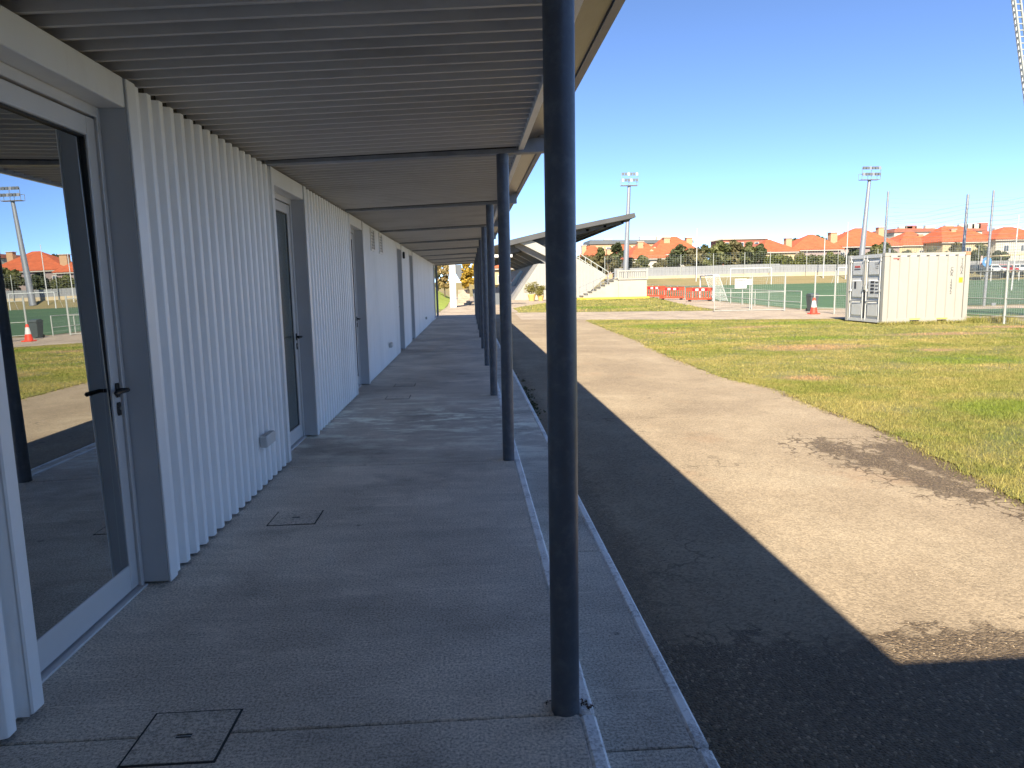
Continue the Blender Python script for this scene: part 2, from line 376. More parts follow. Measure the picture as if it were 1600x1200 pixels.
w3 = n.ramp(n.math('ADD', n.math('SUBTRACT', .62, n.math('MULTIPLY', d2, 1.7)), n.math('MULTIPLY', frag, .40)), [(.42, 0.), (.56, 1.)])
kerbdirt = n.ramp(n.math('ADD', n.math('MULTIPLY', n.math('SUBTRACT', 1.02, X), 1.6), n.math('MULTIPLY', frag, .30)), [(.0, 0.), (.22, .55)])
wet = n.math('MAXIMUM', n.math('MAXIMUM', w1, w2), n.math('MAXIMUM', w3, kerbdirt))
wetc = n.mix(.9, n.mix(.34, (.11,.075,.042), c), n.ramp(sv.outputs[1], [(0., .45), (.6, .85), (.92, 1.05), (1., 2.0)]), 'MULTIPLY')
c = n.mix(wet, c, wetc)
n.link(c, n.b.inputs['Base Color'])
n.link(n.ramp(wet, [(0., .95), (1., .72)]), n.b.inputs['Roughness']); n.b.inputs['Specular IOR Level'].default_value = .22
hgt = n.math('ADD', n.math('MULTIPLY', n.voro(85), -1.0), n.math('MULTIPLY', n.noise(160, 2), .6))
bn = n.N.new('ShaderNodeBump'); bn.inputs['Distance'].default_value = .008; n.link(n.ramp(wet, [(0., .35), (1., .95)]), bn.inputs['Strength'])
n.link(hgt, bn.inputs['Height']); n.link(bn.outputs[0], n.b.inputs['Normal'])

# lawn colours: shared by the soil sheet and the blades, so that patches agree
BARE = [(8.1,16.6,1.7,.9),(5.6,11.4,.5,.4),(13.5,19.5,1.8,.6),(10.4,15.2,.5,.35),(17.2,21.6,1.6,.7),(6.3,22.5,.7,.5),(9.8,24.3,1.1,.45),(6.2,42,1.4,.5)]
LUSH = [(9.7,13.3,1.5,1.0),(9.4,19.2,1.9,.8),(6.6,8.3,.9,.8),(7.2,26,2.0,1.2),(12,26,2.4,1.0),(11.5,10.5,1.4,.9),(8.5,45,4,2.0)]
def lawn_color(n, isl=None):
    X_, Y_, Z_ = n.xyz()
    wb = n.math('MULTIPLY', n.math('SUBTRACT', n.noise(1.3, 6, .7, stretch=(1,1,0)), .5), 2.2)
    def blob(lst):
        best = None
        for (cx, cy, rx, ry) in lst:
            ex = n.math('DIVIDE', n.math('SUBTRACT', X_, cx), rx); ey = n.math('DIVIDE', n.math('SUBTRACT', Y_, cy), ry)
            d = n.math('ADD', n.math('MULTIPLY', ex, ex), n.math('MULTIPLY', ey, ey))
            best = d if best is None else n.math('MINIMUM', best, d)
        return n.ramp(n.math('ADD', n.math('MULTIPLY', n.math('SUBTRACT', 1.0, best), .5), n.math('MULTIPLY', wb, .45)), [(.0, 0.), (.45, .85)])
    straw = n.ramp(n.noise(.55, 7, .68, off=(2.3,5.1,0), stretch=(1,1,0)), [(.40, 0.), (.66, 1.)])
    fine = n.ramp(n.noise(2.6, 6, .7, off=(8.3,2.1,0), stretch=(1,1,0)), [(.45, 0.), (.66, .7)])
    c = n.mix(straw, (.140,.160,.034), (.29,.245,.090))
    c = n.mix(n.math('MULTIPLY', fine, .6), c, (.30,.23,.09))
    c = n.mix(blob(LUSH), c, (.125,.175,.022))
    bare = blob(BARE)
    c = n.mix(bare, c, (.36,.225,.115))
    return c, bare
m, n = newmat('lawn_soil', .95); M['lawn'] = m
c, bare = lawn_color(n)
det = n.ramp(n.noise(38, 5, .75), [(.30, .50), (.5, .92), (.7, 1.30)])
det2 = n.ramp(n.noise(7, 5, .7), [(.30, .75), (.7, 1.2)])
n.link(n.mix(1., n.mix(1., c, det, 'MULTIPLY'), det2, 'MULTIPLY'), n.b.inputs['Base Color']); n.bump(n.noise(45, 5, .8), .9, .03)
m, n = newmat('grass_blade', .6); M['blade'] = m
c, bare = lawn_color(n)
jit = n.ramp(n.g.outputs['Random Per Island'], [(0., (.66,.70,.58)), (.5, (1.08,1.06,.95)), (1., (1.75,1.6,1.5))])
n.link(n.mix(1., c, jit, 'MULTIPLY'), n.b.inputs['Base Color']); n.b.inputs['Specular IOR Level'].default_value = .2
m, n = newmat('dry_ground', .95); M['ground'] = m
n.link(n.mix(1., n.ramp(n.noise(.12, 6), [(.3, (.17,.15,.06)), (.55, (.24,.19,.085)), (.75, (.13,.15,.04))]), n.ramp(n.noise(9, 5, .7), [(.3,.7),(.7,1.25)]), 'MULTIPLY'), n.b.inputs['Base Color'])
m, n = newmat('pitch_turf', .9); M['turf'] = m
n.link(n.mix(1., n.ramp(n.noise(.08, 4), [(.3, (.046,.100,.042)), (.7, (.066,.130,.052))]), n.ramp(n.noise(5, 6, .8), [(.3,.72),(.7,1.25)]), 'MULTIPLY'), n.b.inputs['Base Color'])

# reflective door glass: a partly silvered pane in front of a dark room
def glass(name, tint, refl):
    m = bpy.data.materials.new(name); m.use_nodes = True; nt = m.node_tree; nt.nodes.clear()
    o = nt.nodes.new('ShaderNodeOutputMaterial'); g = nt.nodes.new('ShaderNodeBsdfGlossy'); g.inputs['Roughness'].default_value = .0; g.inputs['Color'].default_value = (.92,.96,.97,1)
    t = nt.nodes.new('ShaderNodeBsdfTransparent'); t.inputs['Color'].default_value = (*tint,1)
    lw = nt.nodes.new('ShaderNodeLayerWeight'); lw.inputs['Blend'].default_value = .5
    mr = nt.nodes.new('ShaderNodeMapRange'); mr.inputs['To Min'].default_value = refl; mr.inputs['To Max'].default_value = 1
    nt.links.new(lw.outputs['Facing'], mr.inputs['Value'])
    mx = nt.nodes.new('ShaderNodeMixShader'); nt.links.new(mr.outputs[0], mx.inputs[0]); nt.links.new(t.outputs[0], mx.inputs[1]); nt.links.new(g.outputs[0], mx.inputs[2])
    nt.links.new(mx.outputs[0], o.inputs['Surface']); return m
M['glass'] = glass('coated_glass', (.30,.36,.34), .06)
M['frost'] = mat('frosted_glass', (.085,.105,.10), .22, var=.05, vscale=1)

# ------------------------------------------------------------------ the setting: ground and paved sheets
KN = [-400, 40, 108, 118, 700]
def strips(name, poly, m, off, kind='structure', parent=None):
    mb = MB()
    def clip(pl, y, keep_above):
        out = []
        for i in range(len(pl)):
            a, b = pl[i], pl[(i+1) % len(pl)]; ia = (a[1] >= y) == keep_above; ib = (b[1] >= y) == keep_above
            if ia: out.append(a)
            if ia != ib: t = (y-a[1])/(b[1]-a[1]); out.append((a[0]+t*(b[0]-a[0]), y))
        return out
    for k in range(len(KN)-1):
        pl = clip(poly, KN[k], True); pl = clip(pl, KN[k+1], False) if len(pl) > 2 else []
        if len(pl) > 2:
            if sum(pl[i][0]*pl[(i+1)%len(pl)][1]-pl[(i+1)%len(pl)][0]*pl[i][1] for i in range(len(pl))) < 0: pl.reverse()
            mb.add([(x, y, gz(y)+off) for x, y in pl], [tuple(range(len(pl)))])
    o = mb.build(name, m, parent)
    if kind: o['kind'] = kind
    return o
def ragged(pts, amp, step):
    out = []
    for i in range(len(pts)-1):
        a, b = Vector(pts[i]), Vector(pts[i+1]); k = max(1, int((b-a).length/step)); nrm = Vector((-(b-a).y, (b-a).x)).normalized()
        for j in range(k): out.append(tuple(a.lerp(b, j/k)+nrm*random.uniform(-amp, amp)))
    out.append(pts[-1]); return out
strips('ground', [(-500,-400),(900,-400),(900,700),(-500,700)], M['ground'], -.004)
strips('road', [(.5,-40),(9,-40),(9,31.8),(5.4,31.9),(6.5,34),(17.5,28.4),(17.5,36),(12.8,37.4),(4,41),(-1.7,44),(.5,36)], M['asphalt'], .002)
strips('forecourt', [(-14,36.9),(1.2,36.9),(1.2,42),(8,42),(18,42.2),(18,75),(-14,75)], M['forecourt'], .006)
strips('cross_path', [(2.4,33.5),(5.2,32),(9.9,29.9),(14.6,28.1),(20,26.6),(60,26.6),(60,36.5),(18,36.6),(17.6,70),(15.5,70),(14.6,52),(14.0,38.3),(9,39.8),(2.6,41.4)], M['forecourt'], .010)
EDGE = [(3.95,4.0),(3.95,4.72),(4.15,5.67),(4.39,6.77),(4.45,7.98),(4.46,9.12),(4.65,10.13),(4.3,11.82),(4.34,15.05),(4.66,19.32),(5.11,30.79)]
EDGER = ragged(EDGE, .035, .12)
LAWN = EDGER + [(5.3,31.6)] + ragged([(5.3,31.7),(9.9,29.6),(14.6,27.8),(19.5,26.3)], .05, .4) + [(19.5,2),(3.9,2)]
strips('lawn', LAWN, M['lawn'], .014)
LAWN2 = ragged([(2.9,41.3),(6.1,40.5),(9.5,39.7),(13.3,38.4)], .05, .4) + [(13.9,42),(14.6,50.3),(15.4,56.5),(16.0,61),(9.0,61.2),(5.6,53.9),(2.85,46.8)]
strips('far_lawn', LAWN2, M['lawn'], .016)
strips('sports_pitch', [(18.4,38.2),(92,38.2),(92,106),(18.4,106)], M['turf'], .014)
strips('training_pitch', [(20.2,27.4),(60,27.4),(60,33.4),(20.2,33.4)], M['turf'], .018)
pitch = bpy.data.objects['sports_pitch']
for x0, x1, y0, y1 in ((20,90,104.6,104.9),(20,90,88,88.22),(20,90,72,72.2),(20,20.15,39,104.6),(20,90,56,56.15)):
    strips('pitch_line', [(x0,y0),(x1,y0),(x1,y1),(x0,y1)], M['linepaint'], .020, kind=None, parent=pitch)

# walkway: slabs with open joints over a dark bed, painted edge, lower kerb strip
walk = MB().box(-1.8, .385, -3, 36.9, -.35, -.03).build('walkway', M['soil']); walk['kind'] = 'structure'
ys = [-3] + [2.30+3.66*k for k in range(-1, 10)] + [36.9]
for a, b in zip(ys[:-1], ys[1:]):
    MB().bbox(-1.79, .345, a+.004, b-.004, -.12, 0, .005).build('walkway_slab', M['concrete'], walk)
    MB().bbox(.3455, .402, a+.0035, b-.0035, -.13, .0015, .010).build('painted_edge', M['edgepaint'], walk)
kerb = MB().box(.39, .76, -3, 36.9, -.3, -.125).build('kerb_strip', M['soil']); kerb['kind'] = 'structure'
ks = [-3] + [2.22+1.83*k for k in range(-2, 19)] + [36.9]
for a, b in zip(ks[:-1], ks[1:]):
    MB().bbox(.404, .735, a+.004, b-.004, -.2, -.095, .004).build('kerb_slab', M['kerbconc'], kerb)
    MB().bbox(.7355, .79, a+.003, b-.003, -.22, -.0935, .012).build('painted_edge', M['edgepaint'], kerb)

# ------------------------------------------------------------------ the pavilion
pav = thing('pavilion', 'long white corrugated changing-room pavilion with covered walkway and dark columns', 'building', (0,0,0), world=True)
WX, PITCH = -1.59, .14
def zc(x): return 2.50 + (x-WX)*.045                   # soffit height
def prof(t):                                           # one corrugation, 0..1 -> 0..1
    t %= 1.0
    if t < .10: return .5-.5*math.cos(math.pi*t/.10)*1.0 if False else t/.10
    if t < .46: return 1.0
    if t < .60: return 1-(t-.46)/.14
    return 0.0
PTS = [0, .03, .10, .14, .28, .42, .47, .56, .60, .64, .80, .96]
def psm(t):
    w = .022; return (prof(t-w)+prof(t)+prof(t+w)+prof(t-w/2)+prof(t+w/2))/5
def wall_sheet(y0, y1):
    mb = MB(); V = []; F = []; y = y0; k = 0; depth = .042
    s = []
    while y < y1:
        for p in PTS:
            yy = y+p*PITCH
            if yy <= y1: s.append((yy, WX-.004-depth*(1-psm(p))))
        y += PITCH
    s.append((y1, WX-.004))
    for yy, xx in s: V += [(xx, yy, .018), (xx, yy, 2.49)]
    for i in range(len(s)-1): F.append((2*i, 2*i+2, 2*i+3, 2*i+1))
    mb.add(V, F, 0, True)
    return mb.build('wall_cladding', M['cladding'], pav)
DOORS = [(2.545,3.60),(6.18,7.22),(9.97,11.05),(16.2,17.25),(19.5,20.6)]
segs = [(-2.75,2.50)] + [(a[1]+.045, b[0]-.04) for a, b in zip(DOORS[:-1], DOORS[1:])] + [(20.645,32.4)]
for a, b in segs:
    wall_sheet(a+(.0 if a < 0 else .045), b-.075)
    if b < 30:                                         # corner trim before a door
        mb = MB().bbox(WX-.16, WX+.006, b-.072, b+.0, .02, 2.495, .006); mb.build('corner_trim', M['trim'], pav)
for a, b in DOORS:                                     # far reveal of each door: deep grey box with white corner
    MB().bbox(WX-.17, WX-.002, b-.004, b+.05, .016, 2.495, .004).build('door_reveal', M['reveal'], pav)
    MB().bbox(WX-.0015, WX+.010, b-.004, b+.086, .012, 2.492, .003).build('corner_trim', M['trim'], pav)
    MB().bbox(WX-.16, WX-.004, a-.038, b-.006, 2.36, 2.498, .004).build('door_head', M['trim'], pav)
# wall core and dark room behind
for a, b in segs:
    MB().box(-1.95, WX-.06, a+.05, b-.08, .0, 2.6).build('wall_core', M['soil'], pav)
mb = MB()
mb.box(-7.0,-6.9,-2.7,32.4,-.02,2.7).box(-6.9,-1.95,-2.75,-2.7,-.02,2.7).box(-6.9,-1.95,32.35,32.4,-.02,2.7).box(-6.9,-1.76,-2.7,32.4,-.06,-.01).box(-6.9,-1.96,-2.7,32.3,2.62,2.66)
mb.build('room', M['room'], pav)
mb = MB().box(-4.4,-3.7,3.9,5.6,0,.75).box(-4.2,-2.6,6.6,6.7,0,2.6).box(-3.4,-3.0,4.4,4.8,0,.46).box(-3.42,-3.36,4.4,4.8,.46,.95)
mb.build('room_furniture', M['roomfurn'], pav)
def door(a, b, glass_m, sticker=False, tilt=0.0, yaw=0.0):
    dx = WX-.135                                       # face of the leaf
    fr = MB().bbox(dx-.05, dx+.012, a, a+.03, .004, 2.36, .003).bbox(dx-.05, dx+.012, b-.036, b-.006, .004, 2.36, .003).bbox(dx-.05, dx+.012, a+.031, b-.037, 2.31, 2.36, .003)
    fr.bbox(dx-.06, dx+.03, a, b-.006, .0005, .012, .003)
    o = fr.build('door_frame', M['alu'], pav)
    d0, d1 = a+.036, b-.042
    leaf = MB().bbox(dx-.045, dx, d0, d0+.075, .022, 2.303, .004).bbox(dx-.045, dx, d1-.075, d1, .022, 2.303, .004)
    leaf.bbox(dx-.045, dx-.0005, d0+.0755, d1-.0755, .022, .155, .004).bbox(dx-.045, dx-.0005, d0+.0755, d1-.0755, 2.215, 2.303, .004)
    L = leaf.build('door', M['alu'], pav)
    g = .008; i0, i1, k0, k1 = d0+.0756, d1-.0756, .1552, 2.2148
    MB().box(dx-.035,dx-.012,i0,i0+g,k0,k1).box(dx-.035,dx-.012,i1-g,i1,k0,k1).box(dx-.035,dx-.012,i0+g,i1-g,k0,k0+g).box(dx-.035,dx-.012,i0+g,i1-g,k1-g,k1).build('gasket', M['gasket'], L)
    p = MB().add([(dx-.016+tilt*.5+yaw*.5,i0+.002,k0+.002),(dx-.016+tilt*.5-yaw*.5,i1-.002,k0+.002),(dx-.016-tilt*.5-yaw*.5,i1-.002,k1-.002),(dx-.016-tilt*.5+yaw*.5,i0+.002,k1-.002)], [(0,1,2,3)])
    p.build('pane', glass_m, L)
    hy, hz = d1-.036, 1.03
    h = MB().bbox(dx+.0005, dx+.011, hy-.016, hy+.016, hz-.035, hz+.035, .005).tube((dx+.01,hy,hz),(dx+.055,hy,hz),.010,n=10)
    h.bbox(dx+.045, dx+.062, hy-.125, hy+.012, hz-.010, hz+.010, .006)
    h.build('handle', M['black'], L)
    MB().bbox(dx+.0005, dx+.010, hy-.015, hy+.015, hz-.125, hz-.06, .006).build('lock_plate', M['black'], L)
    MB().tube((dx+.009,hy,hz-.09),(dx+.014,hy,hz-.09),.008,n=10).build('lock_cylinder', M['steel'], L)
    if sticker: MB().box(dx-.019, dx-.0165, i0+.10, i0+.24, 1.60, 1.72).build('door_sign', M['white'], L)
door(*DOORS[0], M['glass'], tilt=.024, yaw=-.001)
door(*DOORS[1], M['frost'], True)
for d in DOORS[2:]: door(*d, M['frost'])
# vents high on the third panel, wall lamps low on the panels
for y in (11.95, 13.05):
    v = MB().box(WX-.02, WX+.012, y, y+.44, 2.10, 2.13).box(WX-.02, WX+.012, y, y+.44, 2.44, 2.47).box(WX-.02, WX+.012, y, y+.03, 2.13, 2.44).box(WX-.02, WX+.012, y+.41, y+.44, 2.13, 2.44)
    o = v.build('vent_grille', M['trim'], pav)
    MB().box(WX-.02, WX-.012, y+.03, y+.41, 2.13, 2.44).build('vent_back', M['gasket'], o)
    for k in range(6):
        MB().prism([(WX-.004,2.15+k*.05),(WX+.010,2.145+k*.05),(WX+.010,2.150+k*.05),(WX-.004,2.156+k*.05)], 'y', y+.031, y+.409).build('slat', M['slat'], o, True)
for y, z in ((5.28,.33),(13.9,.33),(25.6,.33)):
    L = MB().bbox(WX+.0, WX+.055, y, y+.24, z, z+.085, .006).build('wall_lamp', M['white'], pav)
    MB().box(WX+.012, WX+.046, y+.02, y+.22, z+.0855, z+.0875).build('diffuser', M['galv'], L)
MB().bbox(WX+.004, WX+.05, 17.6, 17.72, 2.18, 2.34, .01).build('sensor', M['black'], pav)
# end of the pavilion: narrow window and dark post
e = MB().box(WX-.1, WX, 32.41, 33.6, 0, .06).box(WX-.1, WX, 32.41, 33.6, 2.45, 2.6).box(WX-.1, WX, 32.41, 32.47, .06, 2.45).box(WX-.1, WX, 33.54, 33.6, .06, 2.45).box(WX-.1, WX, 32.95, 33.0, .06, 2.45)
o = e.build('end_window', M['trim'], pav); MB().box(WX-.06, WX-.05, 32.47, 33.54, .06, 2.45).build('pane', M['sky_glass'], o)
MB().box(-1.66, -1.56, 35.85, 35.97, 0, 2.55).build('end_post', M['beam'], pav)
# soffit sheets between the beams, beams, columns, eave
CY = [2.33+3.66*k for k in range(-1, 10)]
by = [-2.75] + CY + [36.6]
XE = .432
for a, b in zip(by[:-1], by[1:]):
    s = []; y = a+.075; CP = (0,.05,.20,.25,.6,.985)
    while y < b-.075:
        for p in CP:
            yy = y+p*PITCH
            if yy <= b-.075: s.append((yy, .040*(1 if .04 < p < .21 else 0)))
        y += PITCH
    V = []; F = []
    for yy, dz in s: V += [(-1.80, yy, zc(-1.80)+.052-dz), (XE, yy, zc(XE)+.052-dz)]
    for i in range(len(s)-1): F.append((2*i, 2*i+1, 2*i+3, 2*i+2))
    MB().add(V, F).build('ceiling_sheet', M['ceiling'], pav)
for y in CY:
    p = [(-1.59,zc(-1.59)-.012),(.66,zc(.66)-.035),(.66,zc(.66)+.075),(-1.59,zc(-1.59)+.098)]
    B = MB().prism([(x,z) for x,z in p], 'y', y-.05, y+.05).build('roof_beam', M['beam'], pav, True)
    MB().box(.60, .69, y-.075, y+.075, zc(.66)+.0755, zc(.66)+.088).build('beam_plate', M['beam'], B)
    MB().prism([(-1.57,zc(-1.57)+.010),(XE-.02,zc(XE)+.004),(XE-.02,zc(XE)+.09),(-1.57,zc(-1.57)+.09)], 'y', y-.062, y-.053).build('painted_gap_shade', M['gasket'], B, True)  # black strip stands in for the shade in the gap over the beam
    MB().tube((.30,y,-.02),(.30,y,zc(.30)-.028),.0500,n=40).build('column', M['column'], pav)
    MB().lathe([(.105,.0005),(.105,.006),(.062,.008)], 24, (.30,y)).build('base_collar', M['soil'], pav) if False else None
MB().prism([(XE-.002,zc(XE)-.012),(XE+.040,zc(XE)-.010),(XE+.040,zc(XE)+.075),(XE-.002,zc(XE)+.075)], 'y', -2.75, 36.6).build('edge_trim', M['trim'], pav, True)
for a, b in zip(by[:-1], by[1:]):
    MB().prism([(XE+.041,zc(XE)+.060),(.655,zc(.66)+.100),(.655,zc(.66)+.108),(XE+.041,zc(XE)+.070)], 'y', a+.004, b-.004).build('eave_sheet', M['eave'], pav, True)
MB().box(.656, .70, -2.75, 36.6, zc(.66)+.090, 2.90).build('fascia', M['fascia'], pav)
MB().box(-8, .655, -2.75, 36.6, 2.72, 2.88).build('roof', M['fascia'], pav)
MB().box(-1.6, .66, -2.9, -2.76, -.15, 2.72).build('light_block_end', M['reveal'], pav)  # unseen end wall, added to block light from behind the camera
MB().box(-1.80, -1.60, -2.75, 33.6, 2.56, 2.715).build('head_plate', M['soil'], pav)

# unseen canopy, added behind the camera so its front edge shades the nearest asphalt
cn = thing('added_shade_canopy', 'unseen flat canopy on posts, added behind the viewer to shade the nearest asphalt', 'canopy', (4,-5,-.15), world=True)
FY = 2.77-1.2*3.15
MB().box(.5, 9, -9, FY, 2.905, 3.0).build('slab', M['trim'], cn)
MB().box(.9, 9, -4.2, -4.0, -.15, 2.904).build('light_block_wall', M['reveal'], cn)  # added wall under the canopy, keeps rear light out of the walkway
for x in (1.2, 4.8, 8.6):
    for y in (-8.6, FY-.5): MB().tube((x,y,-.15),(x,y,2.904),.06,n=16).build('column', M['column'], cn)

# inspection covers let into the walkway
for (x0,x1,y0,y1,lab) in ((-1.155,-.865,2.15,2.425,'square concrete inspection cover in the walkway nearest the viewer'),(-1.33,-1.04,4.47,4.74,'square concrete inspection cover beside the first wall lamp'),
                     (-1.17,-.86,9.55,9.85,'square concrete inspection cover short of the third door'),(-1.18,-.88,10.75,11.05,'square concrete inspection cover level with the third door')):
    t = thing('inspection_cover', lab, 'cover', ((x0+x1)/2,(y0+y1)/2,0), world=True, group='inspection covers in the walkway')
    MB().box(x0-.009,x1+.009,y0-.009,y1+.009,.0002,.0018).build('joint', M['soil'], t)
    cx, cy = (x0+x1)/2, (y0+y1)/2; a, b = .026, .012
    mb = MB()
    for q in ((x0,x1,y0,cy-b),(x0,x1,cy+b,y1),(x0,cx-a,cy-b,cy+b),(cx+a,x1,cy-b,cy+b)): mb.box(*q, .0018, .0042)
    mb.build('cover_plate', M['cover'], t)
    MB().box(cx-a,cx+a,cy-.002,cy+.002,.0019,.0036).build('lifting_bar', M['galv'], t)

# ------------------------------------------------------------------ shipping container
CX0, CX1, CY0, CY1, CZ, CT = 14.27, 17.32, 23.90, 26.34, -.10, 2.32
ct = thing('shipping_container', 'small white shipping container with grey double doors on the lawn', 'container', (15.8,25.1,-.13), world=True)
def cont_sheet(pts_fn, n_, name, mat_):
    mb = MB(); V = []; F = []
    for i in range(n_+1):
        a, b = pts_fn(i); V += [a, b]
    for i in range(n_): F.append((2*i,2*i+2,2*i+3,2*i+1))
    return mb.add(V, F).build(name, mat_, ct)
RIB = [(0,0),(.07,0),(.10,.036),(.17,.036),(.20,0)]
# long side: wide flats with shallow ribs pressed in
xs = []; x = CX0+.16; k = 0
W_ = (CX1-CX0-.30)/8.0
for k in range(8):
    for t, d in ((0,0),(.10,0),(.17,.04),(.83,.04),(.90,0)): xs.append((x+k*W_+t*W_, d))
xs.append((x+8*W_, 0))
for yy, sgn in ((CY0+.015, 1), (CY1-.015, -1)):
    cont_sheet(lambda i: ((xs[i][0], yy+sgn*(.04-xs[i][1]), CZ+.16), (xs[i][0], yy+sgn*(.04-xs[i][1]), CT-.10)), len(xs)-1, 'side_panel', M['contwhite'])
for (x, y) in ((CX0,CY0),(CX1-.16,CY0),(CX0,CY1-.16),(CX1-.16,CY1-.16)):
    p = MB().box(x, x+.16, y, y+.16, CZ+.12, CT-.12).build('corner_post', M['contwhite'], ct)
    for z in (CZ, CT-.119): MB().bbox(x-.004, x+.164, y-.004, y+.164, z, z+.119, .008).build('corner_casting', M['contwhite'] if not (x > 16 and z > 1) else M['rust'], p)
for y in (CY0, CY1-.06):
    MB().box(CX0+.17, CX1-.17, y+.004, y+.056, CT-.10, CT-.015).build('top_rail', M['contwhite'], ct)
    r = MB().box(CX0+.17, CX1-.17, y+.004, y+.056, CZ+.10, CZ+.16)
    pk = [(CX0+.17, CX0+1.00),(CX0+1.34, CX0+1.98),(CX0+2.32, CX1-.17)]
    for a, b in pk: r.box(a, b, y+.004, y+.056, CZ, CZ+.0995)
    r.build('bottom_rail', M['contwhite'], ct)
for a in (CX0+1.0, CX0+1.98): MB().box(a+.003, a+.337, CY0+.10, CY1-.10, CZ+.005, CZ+.0985).build('fork_pocket', M['gasket'], ct)
for a in (CX0+.98, CX0+1.96): MB().box(a, a+.40, CY0+.0, CY0+.0035, CZ+.12, CZ+.155).build('warning_strip', M['bollyellow'], ct)
MB().box(CX0+.02, CX1-.02, CY0+.02, CY1-.02, CT-.04, CT-.01).build('roof', M['contwhite'], ct)
MB().box(CX0+.2, CX1-.05, CY0+.08, CY1-.08, CZ+.11, CT-.05).build('inner_lining', M['soil'], ct)
mb = MB()
for k in range(8): mb.box(x0 := CX0+.16+k*W_+.20*W_, x0+.6*W_, CY0+.006, CY0+.05, CT-.135, CT-.1005)
mb.build('rail_lip', M['contgrey'], ct)  # short grey lips just under the top rail
# door end (faces the pavilion)
MB().box(CX0+.005, CX0+.10, CY0+.17, CY1-.17, CT-.14, CT-.02).build('door_header', M['contgrey'], ct)
MB().box(CX0+.005, CX0+.10, CY0+.17, CY1-.17, CZ+.02, CZ+.13).build('door_sill', M['contgrey'], ct)
ym = (CY0+CY1)/2
for j, (a, b) in enumerate(((CY0+.175, ym-.02), (ym+.02, CY1-.175))):
    D = MB().box(CX0+.06, CX0+.10, a, b, CZ+.14, CT-.15).build('container_door', M['contgrey'], ct)
    for z0, z1 in ((CZ+.20,.62),(.76,1.42),(1.56,CT-.22)):
        i = .045
        MB().add([(CX0+.0595,a+.16,z0),(CX0+.0595,b-.16,z0),(CX0+.0595,b-.16,z1),(CX0+.0595,a+.16,z1),(CX0+.02,a+.16+i,z0+i),(CX0+.02,b-.16-i,z0+i),(CX0+.02,b-.16-i,z1-i),(CX0+.02,a+.16+i,z1-i)],
            [(4,7,6,5),(0,4,5,1),(1,5,6,2),(2,6,7,3),(3,7,4,0)]).build('door_panel', M['contgrey'], D, True)
    yb = b-.07 if j == 0 else a+.07
    for yb in (a+.09, b-.09):
        MB().tube((CX0+.012,yb,CZ+.06),(CX0+.012,yb,CT-.06),.018,n=8).build('lock_bar', M['contgrey'], D)
        MB().box(CX0-.008,CX0+.055,yb-.04,yb+.04,1.0,1.08).build('bar_bracket', M['contgrey'], D)
        MB().box(CX0-.008,CX0+.055,yb-.04,yb+.04,CT-.26,CT-.20).build('bar_bracket', M['contgrey'], D)
    MB().bar((CX0-.006,a+.09,.68),(CX0-.006,b-.12,.64),.02,.035).build('door_handle', M['galv'], D)
    MB().box(CX0+.0, CX0+.05, b+.001 if j == 0 else a-.019, b+.019 if j == 0 else a-.001, CZ+.16, CT-.17).build('door_seal', M['gasket'], D) if j == 0 else None
MB().bbox(CX0-.03, CX0+.05, ym-.10, ym+.06, 1.05, 1.22, .012).build('lock_box', M['contwhite'], ct)
MB().bbox(CX0-.02, CX0+.05, ym-.05, ym+.04, 1.225, CT-.17, .012).build('cover_bar', M['contwhite'], ct)
yS = CY0+.0125                                         # plane just proud of the outer flats
RX = (math.radians(90), 0, 0)
text('lettering', 'C\nO\nR\n\n1\n2\n2\n7\n2', .155, ct, (CX0+2.42, yS, 1.33), RX, M['ink'], line=.66)
text('lettering', 'Y\n1\n2\nN\nU\nA', .13, ct, (CX0+2.77, yS, 1.82), RX, M['ink'], line=.72)
MB().box(CX0+2.69, CX0+2.83, yS-.002, yS+.003, 1.26, 1.44).build('orange_label', M['orange'], ct)
RY = (math.radians(90), 0, math.radians(-90))
text('lettering', 'COR\n122', .13, ct, (CX0+.018, CY0+.50, 1.90), RY, M['ink'])
for r in range(4):
    MB().box(CX0+.012, CX0+.019, CY0+.62, CY0+.84, 1.30-r*.12, 1.37-r*.12).build('stencil_line', M['ink'], ct)
    MB().box(CX0+.012, CX0+.019, CY0+.37, CY0+.55, 1.305-r*.12, 1.34-r*.12).build('stencil_line', M['ink'], ct)
MB().box(CX0+.012, CX0+.019, ym+.36, ym+.72, 1.86, 1.93).build('stencil_line', M['inkred'], ct)
MB().box(CX0+.012, CX0+.019, ym+.33, ym+.75, 1.79, 1.815).build('stencil_line', M['ink'], ct)
MB().box(CX0+.012, CX0+.019, ym+.58, ym+.70, 1.10, 1.36).build('data_plate', M['ink'], ct)
MB().box(CX0+.30, CX0+.52, yS-.001, yS+.003, 2.10, 2.14).build('stencil_line', M['inkred'], ct)

